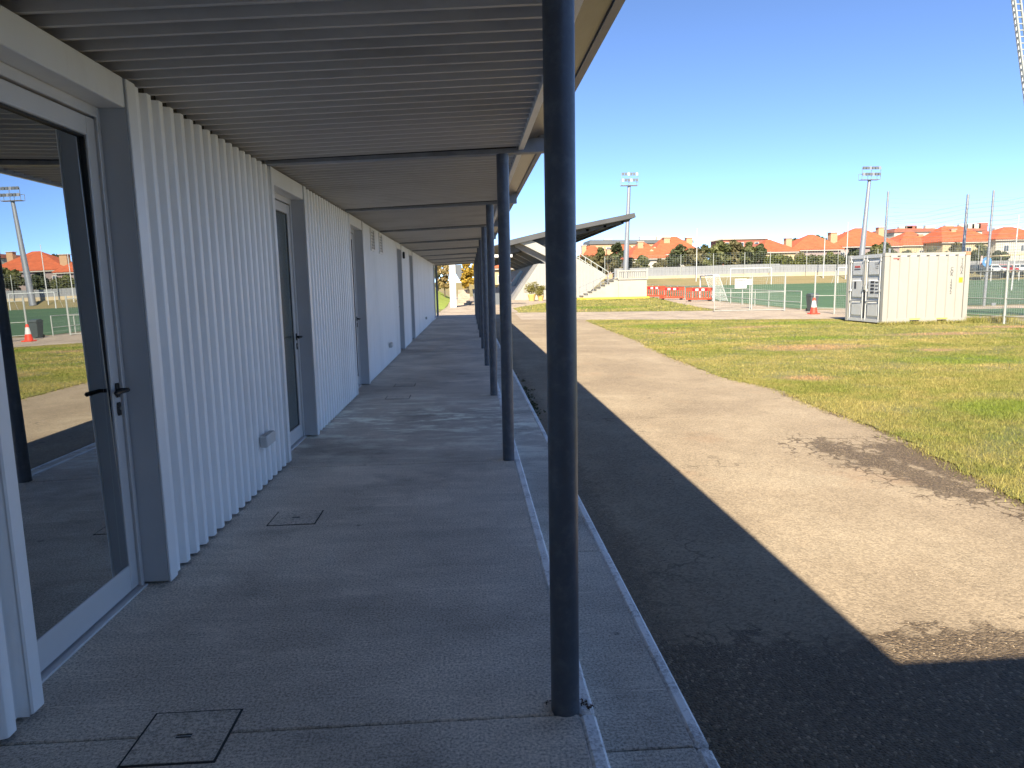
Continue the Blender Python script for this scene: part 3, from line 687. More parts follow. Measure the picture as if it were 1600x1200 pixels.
# ------------------------------------------------------------------ red barriers by the stand
def make_barrier():
    t = thing('traffic_barrier', 'x', 'barrier', (0,0,0), 0, 'red plastic barriers in a row by the stand')
    L_, H_ = 2.0, 1.0
    fr = MB().bbox(-L_/2, L_/2, -.03, .03, H_-.06, H_, .02).bbox(-L_/2, L_/2, -.03, .03, .10, .24, .02).bbox(-L_/2, -L_/2+.06, -.029, .029, .24, H_-.06, .01).bbox(L_/2-.06, L_/2, -.029, .029, .24, H_-.06, .01)
    fr.bbox(-L_/2+.06, L_/2-.06, -.028, .028, H_-.26, H_-.06, .01)
    fr.build('barrier_frame', M['red'], t)
    for k in range(10): MB().bbox(-.86+k*.182, -.79+k*.182, -.02, .02, .24, H_-.26, .01).build('slat', M['red'], t)
    for k, m in enumerate(('redband','whiteband','redband','whiteband','redband')):
        MB().box(-.55+k*.22, -.332+k*.22, -.034, -.0285, H_-.24, H_-.08).build('reflective_band', M[m], t)
    for s in (-.72, .72): MB().bbox(s-.05, s+.05, -.30, .30, 0, .10, .02).build('foot', M['rubber'], t)
    return t
br = make_barrier()
sp = [((15.75,60.2),(15.45,54.6)), ((15.42,53.9),(15.3,50.6)), ((15.75,50.6),(17.25,50.2))]
labs = ['red plastic barrier nearest the balustraded landing', 'red plastic barrier in the middle of the row of three', 'red plastic barrier in front of the small goal post']
pb = [(1019,464.5),(1048.5,470),(1087,471)]
spots = [(15.6,59.6,math.radians(-38)),(15.75,54.9,math.radians(-32)),(16.75,51.2,math.radians(-3))]
for i, (x, y, a) in enumerate(spots):
    o = br if i == 0 else copy_tree(br); o.location = (x, y, gz(y)+.03); o.rotation_euler = (0,0,a); o['label'] = labs[i]
    o.scale = (1.0,1.0,.98)

# ------------------------------------------------------------------ goals
def goal(x0, y0, x1, y1, h, r, lab, depth, dz=0, net=True):
    z = gz((y0+y1)/2)+dz
    t = thing('football_goal', lab, 'goal', ((x0+x1)/2,(y0+y1)/2,z), world=True, group='football goals')
    A, B = Vector((x0,y0,z)), Vector((x1,y1,z)); d = (B-A).normalized(); nrm = Vector((-d.y,d.x,0))*depth; up = Vector((0,0,h))
    MB().tube(A, A+up, r, n=10).build('goal_post', M['white'], t); MB().tube(B, B+up, r, n=10).build('goal_post', M['white'], t)
    MB().tube(A+up, B+up, r, n=10).build('crossbar', M['white'], t)
    for q in (A, B):
        MB().tube(q+up, q+up+nrm*.35, r*.5, n=6).tube(q+up+nrm*.35, q+nrm, r*.4, n=6).build('net_stay', M['white'], t)
    MB().tube(A+nrm, B+nrm, r*.4, n=6).build('back_bar', M['white'], t)
    if net:
        mb = MB(); L = (B-A).length; k = int(L/.16)
        for i in range(k+1):
            p = A+d*(L*i/k); mb.bar(p+up+nrm*.35, p+nrm, .005).bar(p+up, p+up+nrm*.35, .005)
        for j in range(1, int(h/.16)):
            f = j*.16/h; q = nrm*(.35+.65*(1-f))+up*f
            mb.bar(A+q, B+q, .005)
            for s in (A, B): mb.bar(s+up*f, s+q, .005)
        mb.build('net', M['goalnet'], t)['kind'] = 'stuff'
goal(17.35,50.0,18.35,56.0,1.85,.06,'small white goal with net behind the red barriers',-1.0)
a = P(1141,446,104.8); b = P(1205,444,104.8)
goal(a.x,104.8,b.x,104.8,2.44,.07,'white goal seen through the open mesh gate',1.8,net=False)
a = P(1309,441,104.8); b = P(1372,440,104.8)
goal(a.x,104.8,b.x,104.8,2.30,.07,'white goal partly hidden behind the container doors',1.8,net=False)
a = P(1548,435,96); b = P(1592,434,96)
goal(a.x,96,b.x,96,2.2,.06,'white goal seen through the tall net right of the container',1.6,net=False)

# ------------------------------------------------------------------ fences round the pitch
def wiregrid(mb, A, B, z0, z1, sx, sz, w):
    A, B = Vector(A), Vector(B); d = B-A; n_ = max(1, int(d.length/sx)); m_ = max(1, int((z1-z0)/sz))
    for i in range(n_+1): p = A+d*(i/n_); mb.bar((p.x,p.y,z0),(p.x,p.y,z1),w)
    for j in range(m_+1): z = z0+(z1-z0)*j/m_; mb.bar((A.x,A.y,z),(B.x,B.y,z),w)
    return mb
# open gate leaf
ga, gb = (12.8,36.7), (16.4,36.35); z0 = -.13
gt = thing('mesh_gate', 'pale steel gate of wire mesh standing open with white notices', 'gate', (14.6,36.5,z0), world=True)
lerp = lambda t: (ga[0]+(gb[0]-ga[0])*t, ga[1]+(gb[1]-ga[1])*t)
for t_ in (0, .5): x, y = lerp(t_); MB().tube((x,y,z0+.06),(x,y,z0+1.80),.022,n=8).build('gate_stile', M['galvl'], gt)
for z in (z0+.06, z0+.98, z0+1.80): MB().tube((*ga,z),(*gb,z),.020,n=8).build('gate_rail', M['galvl'], gt)
wiregrid(MB(), (*ga,0), (*gb,0), z0+.06, z0+1.80, .10, .10, .0035).build('wire_mesh', M['mesh'], gt)['kind'] = 'stuff'
MB().tube((*gb,z0),(*gb,z0+1.95),.045,n=10).build('gate_post', M['galvl'], gt)
def notice(x, y, w, h, z, lab, lines):
    t = thing('notice_board', lab, 'sign', (x,y,z), world=True, group='white notices by the gate')
    MB().box(x-w/2, x+w/2, y-.012, y, z, z+h).build('board', M['white'], t)
    for k, (a, b) in enumerate(lines):
        n_ = 9; zz = z+h*(.80-.27*k)
        for i in range(n_):
            u0 = a+(b-a)*i/n_; MB().box(x-w/2+w*u0, x-w/2+w*(u0+(b-a)/n_*random.uniform(.5,.95)), y-.0145, y-.0125, zz-.02, zz+.02).build('printed_mark', M['slat'], t)
x, y = lerp(.365); notice(x, y-.03, .62, .50, z0+1.20, 'large white notice with three lines of print on the mesh gate', [(.1,.9),(.1,.92),(.2,.82)])
pp = thing('notice_post', 'pale post behind the gate holding a small white notice', 'post', (15.95,39.6,-.15), world=True)
MB().tube((15.95,39.6,-.15),(15.95,39.6,1.75),.05,n=8).build('pole', M['galvl'], pp)
notice(15.7, 39.54, .44, .32, 1.22, 'small blank white notice on a post behind the gate', [])
# low rail round the pitch
rl = thing('pitch_rail', 'low pale tubular rail fence running along the pitch edge', 'fence', (17.6,60,-.1), world=True)
pts = [(17.55,36.9+2.05*k) for k in range(0, 30)]
for x, y in pts: MB().tube((x,y,gz(y)),(x,y,gz(y)+1.0),.03,n=6).build('rail_post', M['galvl'], rl)
for h in (1.0, .42):
    ya, yb, yc = pts[0][1], 40.0, pts[-1][1]
    MB().tube((17.55,ya,gz(ya)+h),(17.55,yb,gz(yb)+h),.024,n=6).tube((17.55,yb,gz(yb)+h),(17.55,yc,gz(yc)+h),.024,n=6).build('rail', M['galvl'], rl)
wiregrid(MB(), (17.58,36.9,0), (17.58,60,0), -.10, .85, .12, .12, .003).build('wire_mesh', M['mesh'], rl)['kind'] = 'stuff'
# posts and mesh either side of the gateway, on towards the container
fp = thing('mesh_fence', 'pale mesh fence panels behind the cone and the bin', 'fence', (16.9,31.6,-.15), world=True)
fpts = [(16.05,32.4),(16.75,31.9),(17.35,30.3),(17.8,27.9),(17.8,25.4),(17.84,22.8),(17.9,18.6)]
for x, y in fpts: MB().tube((x,y,-.15),(x,y,1.85 if y > 30 else 1.92),.04,n=8).build('fence_post', M['galvl'], fp)
for (a, b) in zip(fpts[:-1], fpts[1:]):
    for h in (.28, .86, 1.78): MB().tube((*a,-.15+h),(*b,-.15+h),.018,n=6).build('fence_rail', M['galvl'], fp)
    if b[1] < 31: wiregrid(MB(), (*a,0), (*b,0), -.12, 1.66, .10, .10, .0035).build('wire_mesh', M['mesh'], fp)['kind'] = 'stuff'
# tall ball-stop nets
def netrun(lab, posts, hpost, hnet, cell, w):
    t = thing('ball_stop_net', lab, 'net', (posts[0][0],posts[0][1],-.15), world=True, group='tall ball-stop nets beyond the container')
    for (x, y), h in zip(posts, hpost): MB().tube((x,y,-.15),(x+.10,y,h),.075,.06,n=10).build('net_post', M['galv'], t)
    for (a, b) in zip(posts[:-1], posts[1:]):
        wiregrid(MB(), (*a,0), (*b,0), -.1, hnet*.62, cell, cell, w).build('net', M['net'], t)['kind'] = 'stuff'
        mb = MB()
        for j in range(9):
            z = hnet*.62+(hnet*.38)*(j+1)/9; sag = .12
            m_ = ((a[0]+b[0])/2,(a[1]+b[1])/2)
            mb.bar((*a,z),(*m_,z-sag),w*1.3).bar((*m_,z-sag),(*b,z),w*1.3)
        mb.build('net_cord', M['net'], t)['kind'] = 'stuff'
q0 = P(1380,400,37); q1 = P(1545,400,37)
netrun('tall net on posts running along the site right of the floodlight', [(q0.x,37),(P(1503,400,31.4).x,31.4),(22.2,25.6)], [5.95,5.1,5.1], 4.65, .12, .006)
netrun('tall net on posts crossing behind the white container', [(q0.x+.3,37.1),(q1.x,37.1),(q1.x+5.9,37.1)], [3.0,5.95,5.95], 5.6, .13, .006)
wp = P(1583,420,60)
fl = thing('flagpole', 'slim white pole beyond the nets at the right edge', 'pole', (wp.x,60,gz(60)), world=True)
MB().tube((wp.x,60,gz(60)),(wp.x+.15,60,P(1584,336,60).z),.06,.045,n=8).build('pole', M['white'], fl)
for u, v, Y, lab in ((1325,349,112,'slim white flagpole above the container doors'),(1289,364,114,'slim pale pole in front of the orange roofs'),(1089,359,113,'slim white pole behind the dark trees')):
    p = P(u, v, Y); o = thing('flagpole', lab, 'pole', (p.x,Y,gz(Y)), world=True, group='slim poles beyond the pitch')
    MB().tube((p.x,Y,gz(Y)),(p.x+.05,Y,p.z),.075,.055,n=8).build('pole', M['white'], o)
    MB().lathe([(.02,p.z),(.09,p.z+.05),(.09,p.z+.12),(.02,p.z+.18)], 8, (p.x+.05,Y)).build('finial', M['white'], o)

# ------------------------------------------------------------------ bin and cone
t = thing('wheelie_bin', 'dark grey litter bin beside the pitch rail', 'bin', (P(1268.5,485,35.2).x,35.2,-.14), 0)
t.scale = (.68,.8,.82)
MB().add([(-.22,-.25,.04),(.22,-.25,.04),(.22,.25,.04),(-.22,.25,.04),(-.29,-.34,.93),(.29,-.34,.93),(.29,.34,.93),(-.29,.34,.93)],[(0,3,2,1),(4,5,6,7),(0,1,5,4),(1,2,6,5),(2,3,7,6),(3,0,4,7)]).build('bin_body', M['bin'], t)
MB().prism([(-.37,.94),(.33,.94),(.36,1.0),(.10,1.10),(-.34,1.06)], 'x', -.31, .31).build('lid', M['bin'], t, True)
for s in (-.24,.24): MB().tube((s-.03,.27,.10),(s+.03,.27,.10),.10,n=12).build('wheel', M['rubber'], t)
MB().bar((-.2,.40,1.0),(.2,.40,1.0),.03).build('handle', M['bin'], t)
t = thing('traffic_cone', 'red and white traffic cone standing on the path edge', 'cone', (15.98,32.3,-.14), 0)
MB().bbox(-.22,.22,-.22,.22,0,.05,.015).build('base', M['cone'], t)
MB().lathe([(.17,.051),(.125,.32)], 18).build('cone_body', M['cone'], t); MB().lathe([(.1249,.3205),(.078,.62)], 18).build('reflective_sleeve', M['whiteband'], t); MB().lathe([(.0779,.6205),(.048,.75),(.03,.755)], 18).build('cone_top', M['cone'], t)

# ------------------------------------------------------------------ floodlight masts
def mast(lab, base, Y, top, r0, r1, hw, nlamps=6):
    pb_, pt = P(*base, Y), P(*top, Y); pb_.z = gz(Y)
    t = thing('floodlight_mast', lab, 'floodlight', tuple(pb_), world=True, group='floodlight masts')
    MB().tube(pb_, pt, r0, r1, n=16).build('mast', M['galv'], t)
    hd = MB()
    for dz in (0, .95): hd.bar(pt+Vector((-hw,-.5,dz)), pt+Vector((hw,-.5,dz)), .07).bar(pt+Vector((-hw,.5,dz)), pt+Vector((hw,.5,dz)), .07)
    for sx in (-hw, 0, hw):
        hd.bar(pt+Vector((sx,-.5,0)), pt+Vector((sx,-.5,1.9)), .06).bar(pt+Vector((sx,.5,0)), pt+Vector((sx,.5,1.0)), .05).bar(pt+Vector((sx,-.5,0)), pt+Vector((sx,.5,0)), .06)
    hd.bar(pt+Vector((-hw,-.5,1.85)), pt+Vector((hw,-.5,1.85)), .07)
    hd.build('head_frame', M['galv'], t)
    MB().box(pt.x-hw, pt.x+hw, pt.y-.5, pt.y+.5, pt.z-.04, pt.z-.0).build('platform', M['galv'], t)
    for row, zz in ((0, .8), (1, 1.75)):
        for k in range(nlamps):
            fx = -hw+hw*2*(k+.5)/nlamps
            c = pt+Vector((fx,-.62,zz)); w = hw/nlamps*.78
            MB().add([c+Vector((-w,-.10,-.28)),c+Vector((w,-.10,-.28)),c+Vector((w,.0,.22)),c+Vector((-w,.0,.22)),c+Vector((-w*.6,.30,-.16)),c+Vector((w*.6,.30,-.16)),c+Vector((w*.6,.34,.12)),c+Vector((-w*.6,.34,.12))],
                [(0,1,2,3),(4,7,6,5),(0,4,5,1),(1,5,6,2),(2,6,7,3),(3,7,4,0)]).build('lamp', M['slate'] if (k+row) % 3 else M['galv'], t, True)
mast('grey floodlight mast rising behind the grandstand stairs', (977,421), 117, (983,290), .48, .27, 1.35)
mast('leaning grey floodlight mast behind the container doors', (1343,430), 112, (1358.5,281), .50, .26, 1.5)
# ladder tower at the top right corner of the view
LY = 26.0; lb, lc = P(1646,506,LY), P(1584,-12,LY); lb.z = -.15
lt = thing('lattice_mast', 'pale lattice mast cut off by the upper right corner', 'mast', tuple(lb), world=True)
lend = lb.lerp(lc, 1.25)
for ox in (0, .22): MB().bar(lb+Vector((ox,0,0)), lend+Vector((ox,0,0)), .06).build('mast_leg', M['galvl'], lt)
MB().bar(lb+Vector((.12,.25,0)), lend+Vector((.12,.25,0)), .06).build('mast_leg', M['white'], lt)
for k in range(1, 66):
    p = lb.lerp(lend, k/66); MB().bar(p, p+Vector((.22,0,0)), .035).bar(p, p+Vector((.12,.25,0)), .03).build('rung', M['galvl'], lt)
MB().box(lc.x+.05, lc.x+.21, LY+.02, LY+.06, lb.z+.5, lb.z+.6).build('cable_clip', M['galv'], lt)

# ------------------------------------------------------------------ grandstand
SY = 62.0; S = lambda u, v: P(u, v, SY)
gs = thing('grandstand', 'white grandstand with raked seating and a dark cantilevered roof', 'grandstand', (S(850,468).x,SY,gz(SY)), world=True)
def spoly(pts): return [(S(u,v).x, S(u,v).z) for u, v in pts]
LEN = 46
wall = spoly([(801,474),(905,471),(948,431),(897,401),(872,412),(850,412),(841,413)])
MB().prism(wall, 'y', SY, SY+.5).build('end_wall', M['standwhite'], gs, True)
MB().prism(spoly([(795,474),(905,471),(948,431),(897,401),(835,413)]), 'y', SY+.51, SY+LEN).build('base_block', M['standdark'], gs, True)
fx0, fx1 = S(803,474), S(846,412)
for k in range(24):                                    # vertical ribs of the lit end wall
    u = 812+k*5.2; tt = 412 if u < 872 else (401+(u-897)*.59 if u > 897 else 412-(u-872)*.44)
    lo = 471.5 if u < 903 else 471-(u-905)*.93
    if u < 841: tt = 474-(u-801)*1.5
    if lo-tt < 5: continue
    p = S(u,tt+2); q = S(u,lo-1); MB().box(p.x-.035, p.x+.035, SY-.03, SY-.001, q.z, p.z).build('wall_rib', M['standwhite'], gs)
# raked slab carried on cross frames
MB().prism(spoly([(812,380.5),(829.5,375.6),(870,397),(897,413),(897,424),(850,399.5)]), 'y', SY-.6, SY+.1).build('rake_beam', M['standwhite'], gs, True)
for k in range(6):
    y0 = SY+.1+k*7.0
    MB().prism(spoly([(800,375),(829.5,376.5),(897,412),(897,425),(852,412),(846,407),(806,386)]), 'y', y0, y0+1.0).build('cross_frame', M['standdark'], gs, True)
MB().prism(spoly([(806,374),(829.5,376.6),(897,412),(948,431),(944,433),(897,416),(829,381),(806,378)]), 'y', SY+1.1, SY+LEN).build('seating_slab', M['standconc'], gs, True)
for k in range(10):                                    # seat tiers
    t_ = k/10; u = 944-t_*100; v = 429-t_*56
    a, b = S(u, v), S(u-10, v-5.6); MB().box(b.x, a.x, SY+1.2, SY+LEN-.1, a.z-.3, b.z).build('seat_tier', M['standconc'], gs)
# roof with its rafters
MB().prism(spoly([(770,385),(797,375.5),(850,362.5),(988,334),(990,341),(897,360),(850,371),(797,384)]), 'y', SY-.9, SY+LEN).build('roof', M['standroof'], gs, True)
for k in range(9):
    y0 = SY+.4+k*5.0
    MB().prism(spoly([(797,384),(850,371),(897,360),(987,341.5),(985,345),(897,368),(840,385),(797,396)]), 'y', y0, y0+.35).build('rafter', M['standroof'], gs, True)
for t_ in (.1,.3,.5,.7,.9):
    u = 850+t_*138; v = 371-t_*30; p = S(u, v+1.0); MB().box(p.x-.12, p.x+.12, SY+.4, SY+LEN-.5, p.z-.22, p.z).build('purlin', M['standroof'], gs)
# back-sloping glazed stair and blue panel at the rear of the stand
MB().prism(spoly([(803,448),(806,440),(820,421),(826,421),(812,447)]), 'y', SY+6, SY+6.2).build('glazing', M['sky_glass'], gs, True)
# handrail down the rake
A_, B_ = S(897,390), S(952,425)
for h in (0, -.42): MB().bar(A_+Vector((0,.3,h)), B_+Vector((0,.3,h)), .06).build('rake_rail', M['galvl'], gs)
for k in range(7):
    p = A_.lerp(B_, k/6); MB().bar(p+Vector((0,.3,0)), p+Vector((0,.3,-.85)), .05).build('rail_post', M['galvl'], gs)
# stairs up to the landing, landing wall, balusters
z0 = gz(SY)-.05; zl = S(960,437.5).z
st0, st1 = S(899,466).x, S(958,437).x
for k in range(9):
    x0 = st0+(st1-st0)*k/9; x1 = st0+(st1-st0)*(k+1)/9
    MB().box(x0, x1, SY-2.2, SY-.02, z0, z0+(zl-z0)*(k+1)/9-.05).build('step', M['standconc'], gs)
    MB().box(x0-.05, x1, SY-2.22, SY-.02, z0+(zl-z0)*(k+1)/9-.0495, z0+(zl-z0)*(k+1)/9).build('tread', M['standwhite'], gs)
xl, xr = st1, S(1000.5,440).x
MB().box(xl+.001, xr, SY-2.3, SY+4, z0, zl).build('landing', M['standconc'], gs)
MB().box(xl-.05, xr+.08, SY-2.38, SY+4, zl+.001, zl+.12).build('landing_edge', M['standwhite'], gs)
MB().box(st0-.2, xr+.15, SY-2.62, SY-2.40, z0-.02, z0+.18).build('yellow_kerb', M['yellow'], gs)
hb = S(960,423).z
for k in range(13):
    x = xl+.15+(xr-xl-.2)*k/12; MB().bbox(x-.055, x+.055, SY-2.28, SY-2.17, zl+.121, hb-.13, .02).build('baluster', M['standwhite'], gs)
MB().box(xl, xr+.05, SY-2.33, SY-2.12, hb-.129, hb).build('balustrade_coping', M['standwhite'], gs)
MB().box(xr-.06, xr+.09, SY-2.34, SY-2.11, zl+.1205, hb+.12).build('balustrade_pier', M['standwhite'], gs)
MB().box(xl-.12, xl+.03, SY-2.34, SY-2.11, zl+.1205, hb+.05).build('balustrade_pier', M['standwhite'], gs)
ra, rb = Vector((st0+.0,SY-2.15,z0+1.02)), Vector((st1,SY-2.15,hb))
MB().bar(ra, rb, .06).build('stair_rail', M['galv'], gs); MB().bar(ra-Vector((0,0,.45)), rb-Vector((0,0,.45)), .035).build('stair_rail', M['galv'], gs)
for k in range(6):
    p = ra.lerp(rb, k/5.5); MB().bar(p, (p.x,p.y,p.z-1.0), .045).build('rail_post', M['galv'], gs)

# ------------------------------------------------------------------ foliage
def leaves(centers, radii, n_, size, squash=.8, shell=.55):
    c = np.array(centers); r = np.array(radii); w = r**2/np.sum(r**2)
    idx = RNG.choice(len(c), n_, p=w); d = RNG.normal(size=(n_,3)); d /= np.linalg.norm(d,axis=1,keepdims=True)
    rr = (shell+(1-shell)*RNG.random(n_)**.6)*r[idx]*(.9+.25*RNG.random(n_))
    p = c[idx]+d*rr[:,None]*np.array([1,1,squash])
    nrm = d+RNG.normal(size=(n_,3))*.7; nrm /= np.linalg.norm(nrm,axis=1,keepdims=True)
    t = np.cross(nrm, RNG.normal(size=(n_,3))); t /= np.linalg.norm(t,axis=1,keepdims=True); b = np.cross(nrm,t)
    s = size*(.6+.8*RNG.random(n_))[:,None]
    V = np.stack([p-t*s*.9, p-b*s*.5+nrm*s*.15, p+t*s, p+b*s*.5+nrm*s*.15],1).reshape(-1,3)
    return V
def npmesh(name, V, k, m, off):
    me = bpy.data.meshes.new(name); nV = len(V); nf = nV//k
    V = V-np.array(off)
    me.vertices.add(nV); me.vertices.foreach_set('co', V.astype(np.float32).ravel())
    me.loops.add(nV); me.loops.foreach_set('vertex_index', np.arange(nV, dtype=np.int32))
    me.polygons.add(nf); me.polygons.foreach_set('loop_start', np.arange(0,nV,k,dtype=np.int32)); me.polygons.foreach_set('loop_total', np.full(nf,k,dtype=np.int32))
    me.materials.append(m); me.update(calc_edges=True); return me
def tree(name, lab, base, ztop, rx, m, n_=1800, size=.16, cat='tree', group=None, trunk=.18, low=.30, ry=None, clumps=16):
    x, y, z = base; H = ztop-z; ry = ry or rx
    t = thing(name, lab, cat, base, world=True, group=group)
    cs = []; rs = []
    for k in range(clumps):
        while True:
            d = RNG.uniform(-1,1,3)
            if np.dot(d,d) <= 1: break
        zc_ = z+H*(low+(1-low)*.5)+d[2]*H*(1-low)*.40
        cs.append((x+d[0]*rx*.72, y+d[1]*ry*.72, zc_)); rs.append(min(rx,H*.4)*RNG.uniform(.24,.44))
    cs.append((x+RNG.uniform(-.2,.2)*rx, y, ztop-min(rx,H*.4)*.28)); rs.append(min(rx,H*.4)*.30)
    me = npmesh('crown', leaves(cs, rs, n_, size), 4, m, base); o = inst('crown', me, t, base)
    mb = MB(); top = Vector((x,y,z+H*.62)); b0 = Vector(base)-Vector((0,0,.2))
    mb.tube(b0, b0.lerp(top,.5), trunk, trunk*.75, n=8).tube(b0.lerp(top,.5), top, trunk*.75, trunk*.35, n=8)
    for k in range(0, len(cs), 2): mb.tube(b0.lerp(top, RNG.uniform(.35,.85)), cs[k], trunk*.35, trunk*.08, n=5, cap=False)
    mb.build('trunk', M['bark'], t)
    return t
# ------------------------------------------------------------------ boundary wall behind the pitch
bw = thing('boundary_wall', 'grey sheet and cream rendered boundary wall behind the pitch', 'wall', (40,119,2), world=True)
wpts = [(960,436.8,419.5,433.5),(1090,433.5,416,429.5),(1155,432,413.5,427.8),(1219,430,412.2,426),(1219.1,430,413.5,426),(1340,430,413.2,424),(1470,427.5,409,422),(1640,425,406,419)]
WYY = 119.0
for i in range(len(wpts)-1):
    (ua,ba,ta,ma),(ub,bb,tb,mb_) = wpts[i], wpts[i+1]
    if ub-ua < 1: continue
    A, B, C, D = P(ua,ba+4,WYY), P(ub,bb+4,WYY), P(ub,mb_,WYY), P(ua,ma,WYY)
    MB().prism([(A.x,A.z),(B.x,B.z),(C.x,C.z),(D.x,D.z)], 'y', WYY, WYY+.35).build('rendered_base', M['wallcream'], bw, True)
    n_ = max(1, int((ub-ua)/6.0))
    for k in range(n_):
        f0, f1 = k/n_, (k+.97)/n_
        u0, u1 = ua+(ub-ua)*f0, ua+(ub-ua)*f1
        q = [P(u0,ma+(mb_-ma)*f0,WYY), P(u1,ma+(mb_-ma)*f1,WYY), P(u1,ta+(tb-ta)*f1,WYY), P(u0,ta+(tb-ta)*f0,WYY)]
        MB().prism([(p.x,p.z+.005) for p in q], 'y', WYY+.05, WYY+.20).build('sheet_panel', M['wallgrey'], bw, True)
fn = thing('boundary_netting', 'tall wire netting on posts above the boundary wall', 'fence', (40,118.6,2), world=True)
tops = [(945,401),(1064,398),(1115,396),(1164,394),(1204,393),(1261,391.5),(1310,391),(1372,389),(1440,386),(1530,383),(1610,380)]
for u, v in tops:
    p = P(u,v,118.6); MB().tube((p.x,118.6,gz(118.6)),(p.x,118.6,p.z),.06,n=6).build('fence_post', M['galvl'], fn)
for (ua,va),(ub,vb) in zip(tops[:-1], tops[1:]):
    A, B = P(ua,va,118.6), P(ub,vb,118.6); mb = MB()
    k = int((B.x-A.x)/.45)
    for i in range(k): f = i/k; x = A.x+(B.x-A.x)*f; mb.bar((x,118.6,3.2),(x,118.6,A.z+(B.z-A.z)*f),.010)
    for j in range(9): mb.bar((A.x,118.6,3.2+(A.z-3.2)*(j+1)/9),(B.x,118.6,3.2+(B.z-3.2)*(j+1)/9),.010)
    mb.build('netting', M['mesh'], fn)['kind'] = 'stuff'

# trees behind the wall: (u, top v, half width px, Y, material, leaves, label)
TR = [
 (1060,381,17,126,'leafdark','dark round tree left of the big clump behind the wall'),
 (1085,386,18,124,'leafolive','olive tree drooping over the grey wall'),
 (1104,381,16,128,'leaf','green tree between the olive tree and the tallest clump'),
 (1124,375,17,127,'leaf','tall bushy green tree left of the clump centre'),
 (1147,374,17,128,'leafolive','tall olive-green tree at the clump centre'),
 (1168,377,15,127,'leaf','bushy green tree right of the clump centre'),
 (1188,381,12,126,'leafdark','dark narrow tree at the right end of the clump'),
 (937,386,13,128,'leaf','round green tree above the stair rail of the stand'),
 (965,379,13,130,'leafdark','tall dark tree left of the floodlight mast'),
 (950,398,22,124,'leafolive','low olive bush behind the stand landing'),
 (985,402,14,124,'leafolive','low dry bush right of the floodlight mast'),
 (1378,377,24,128,'leaf','broad green tree behind the leaning floodlight mast'),
 (1297,393,15,126,'leafhedge','yellow-green tree in front of the orange houses'),
 (1497,378,14,124,'leafolive','olive tree behind the tall net post'),
 (1241,373,14,205,'leafolive','olive tree on the skyline between two roofs'),
 (1277,366,17,210,'leaf','round green pine on the skyline'),
 (1322,361,20,212,'leafdark','dark broad pine on the skyline'),
 (1560,391,16,126,'leafdark','dark shrub behind the tall nets'),
 (1420,390,18,124,'leaf','green shrub above the container roof'),
 (1216,397,13,125,'leaf','small green tree in front of the cream house'),
 (1250,394,12,126,'leafolive','small olive tree between the cream and pink houses'),
 (1332,388,15,125,'leafdark','dark tree left of the container doors skyline'),
 (1455,384,15,127,'leafolive','olive tree below the dormer roof'),
 (1530,380,13,127,'leaf','green tree below the skylight roof'),
 (1004,398,11,128,'leaf','green bush against the white house wall'),
 (1032,404,10,126,'leafolive','dry bush below the tall white house'),
]
for u, v, hw, Y, mm, lab in TR:
    p = P(u, v, Y); w = hw*Y/FPX; low = .12 if Y < 150 else .3
    zb = 1.9 if Y < 150 else 3.0
    tree('leafy_tree', lab, (p.x,Y,zb), p.z, w*1.15, M[mm], n_=2300, size=.30 if Y < 150 else .42, low=low, group='trees behind the boundary wall', clumps=20)
def hedge(lab, u0, u1, vt, Y, m, zb, n_=3200):
    a, b = P(u0,vt,Y), P(u1,vt,Y); cs = []; rs = []; k = max(3, int((b.x-a.x)/.9))
    for i in range(k):
        x = a.x+(b.x-a.x)*(i+.5)/k; top = a.z+(b.z-a.z)*i/k+RNG.uniform(-.25,.2)
        zz = zb
        while zz < top-.3: cs.append((x+RNG.uniform(-.3,.3),Y+RNG.uniform(-.4,.4),zz+.4)); rs.append(RNG.uniform(.6,.85)); zz += .75
    base = ((a.x+b.x)/2,Y,zb)
    t = thing('hedge', lab, 'hedge', base, world=True, group='hedges behind the boundary wall')
    inst('foliage', npmesh('foliage', leaves(cs,rs,n_,.22), 4, m, base), t, base)
    mb = MB()
    for i in range(0, k, 2): x = a.x+(b.x-a.x)*(i+.5)/k; mb.tube((x,Y,zb-.3),(x,Y,zb+.9),.05,.03,n=5)
    mb.build('stems', M['bark'], t)
hedge('clipped green hedge behind the wall below the cream house', 1197, 1262, 404, 122, M['leafhedge'], 2.3)
hedge('green hedge behind the wall right of the cream house', 1262, 1318, 399, 122, M['leaf'], 2.3)
hedge('dark hedge behind the wall above the container', 1385, 1545, 396, 123, M['leafdark'], 2.5, 4200)
hedge('olive hedge behind the wall left of the tree clump', 902, 935, 401, 124, M['leafolive'], 1.6, 2200)

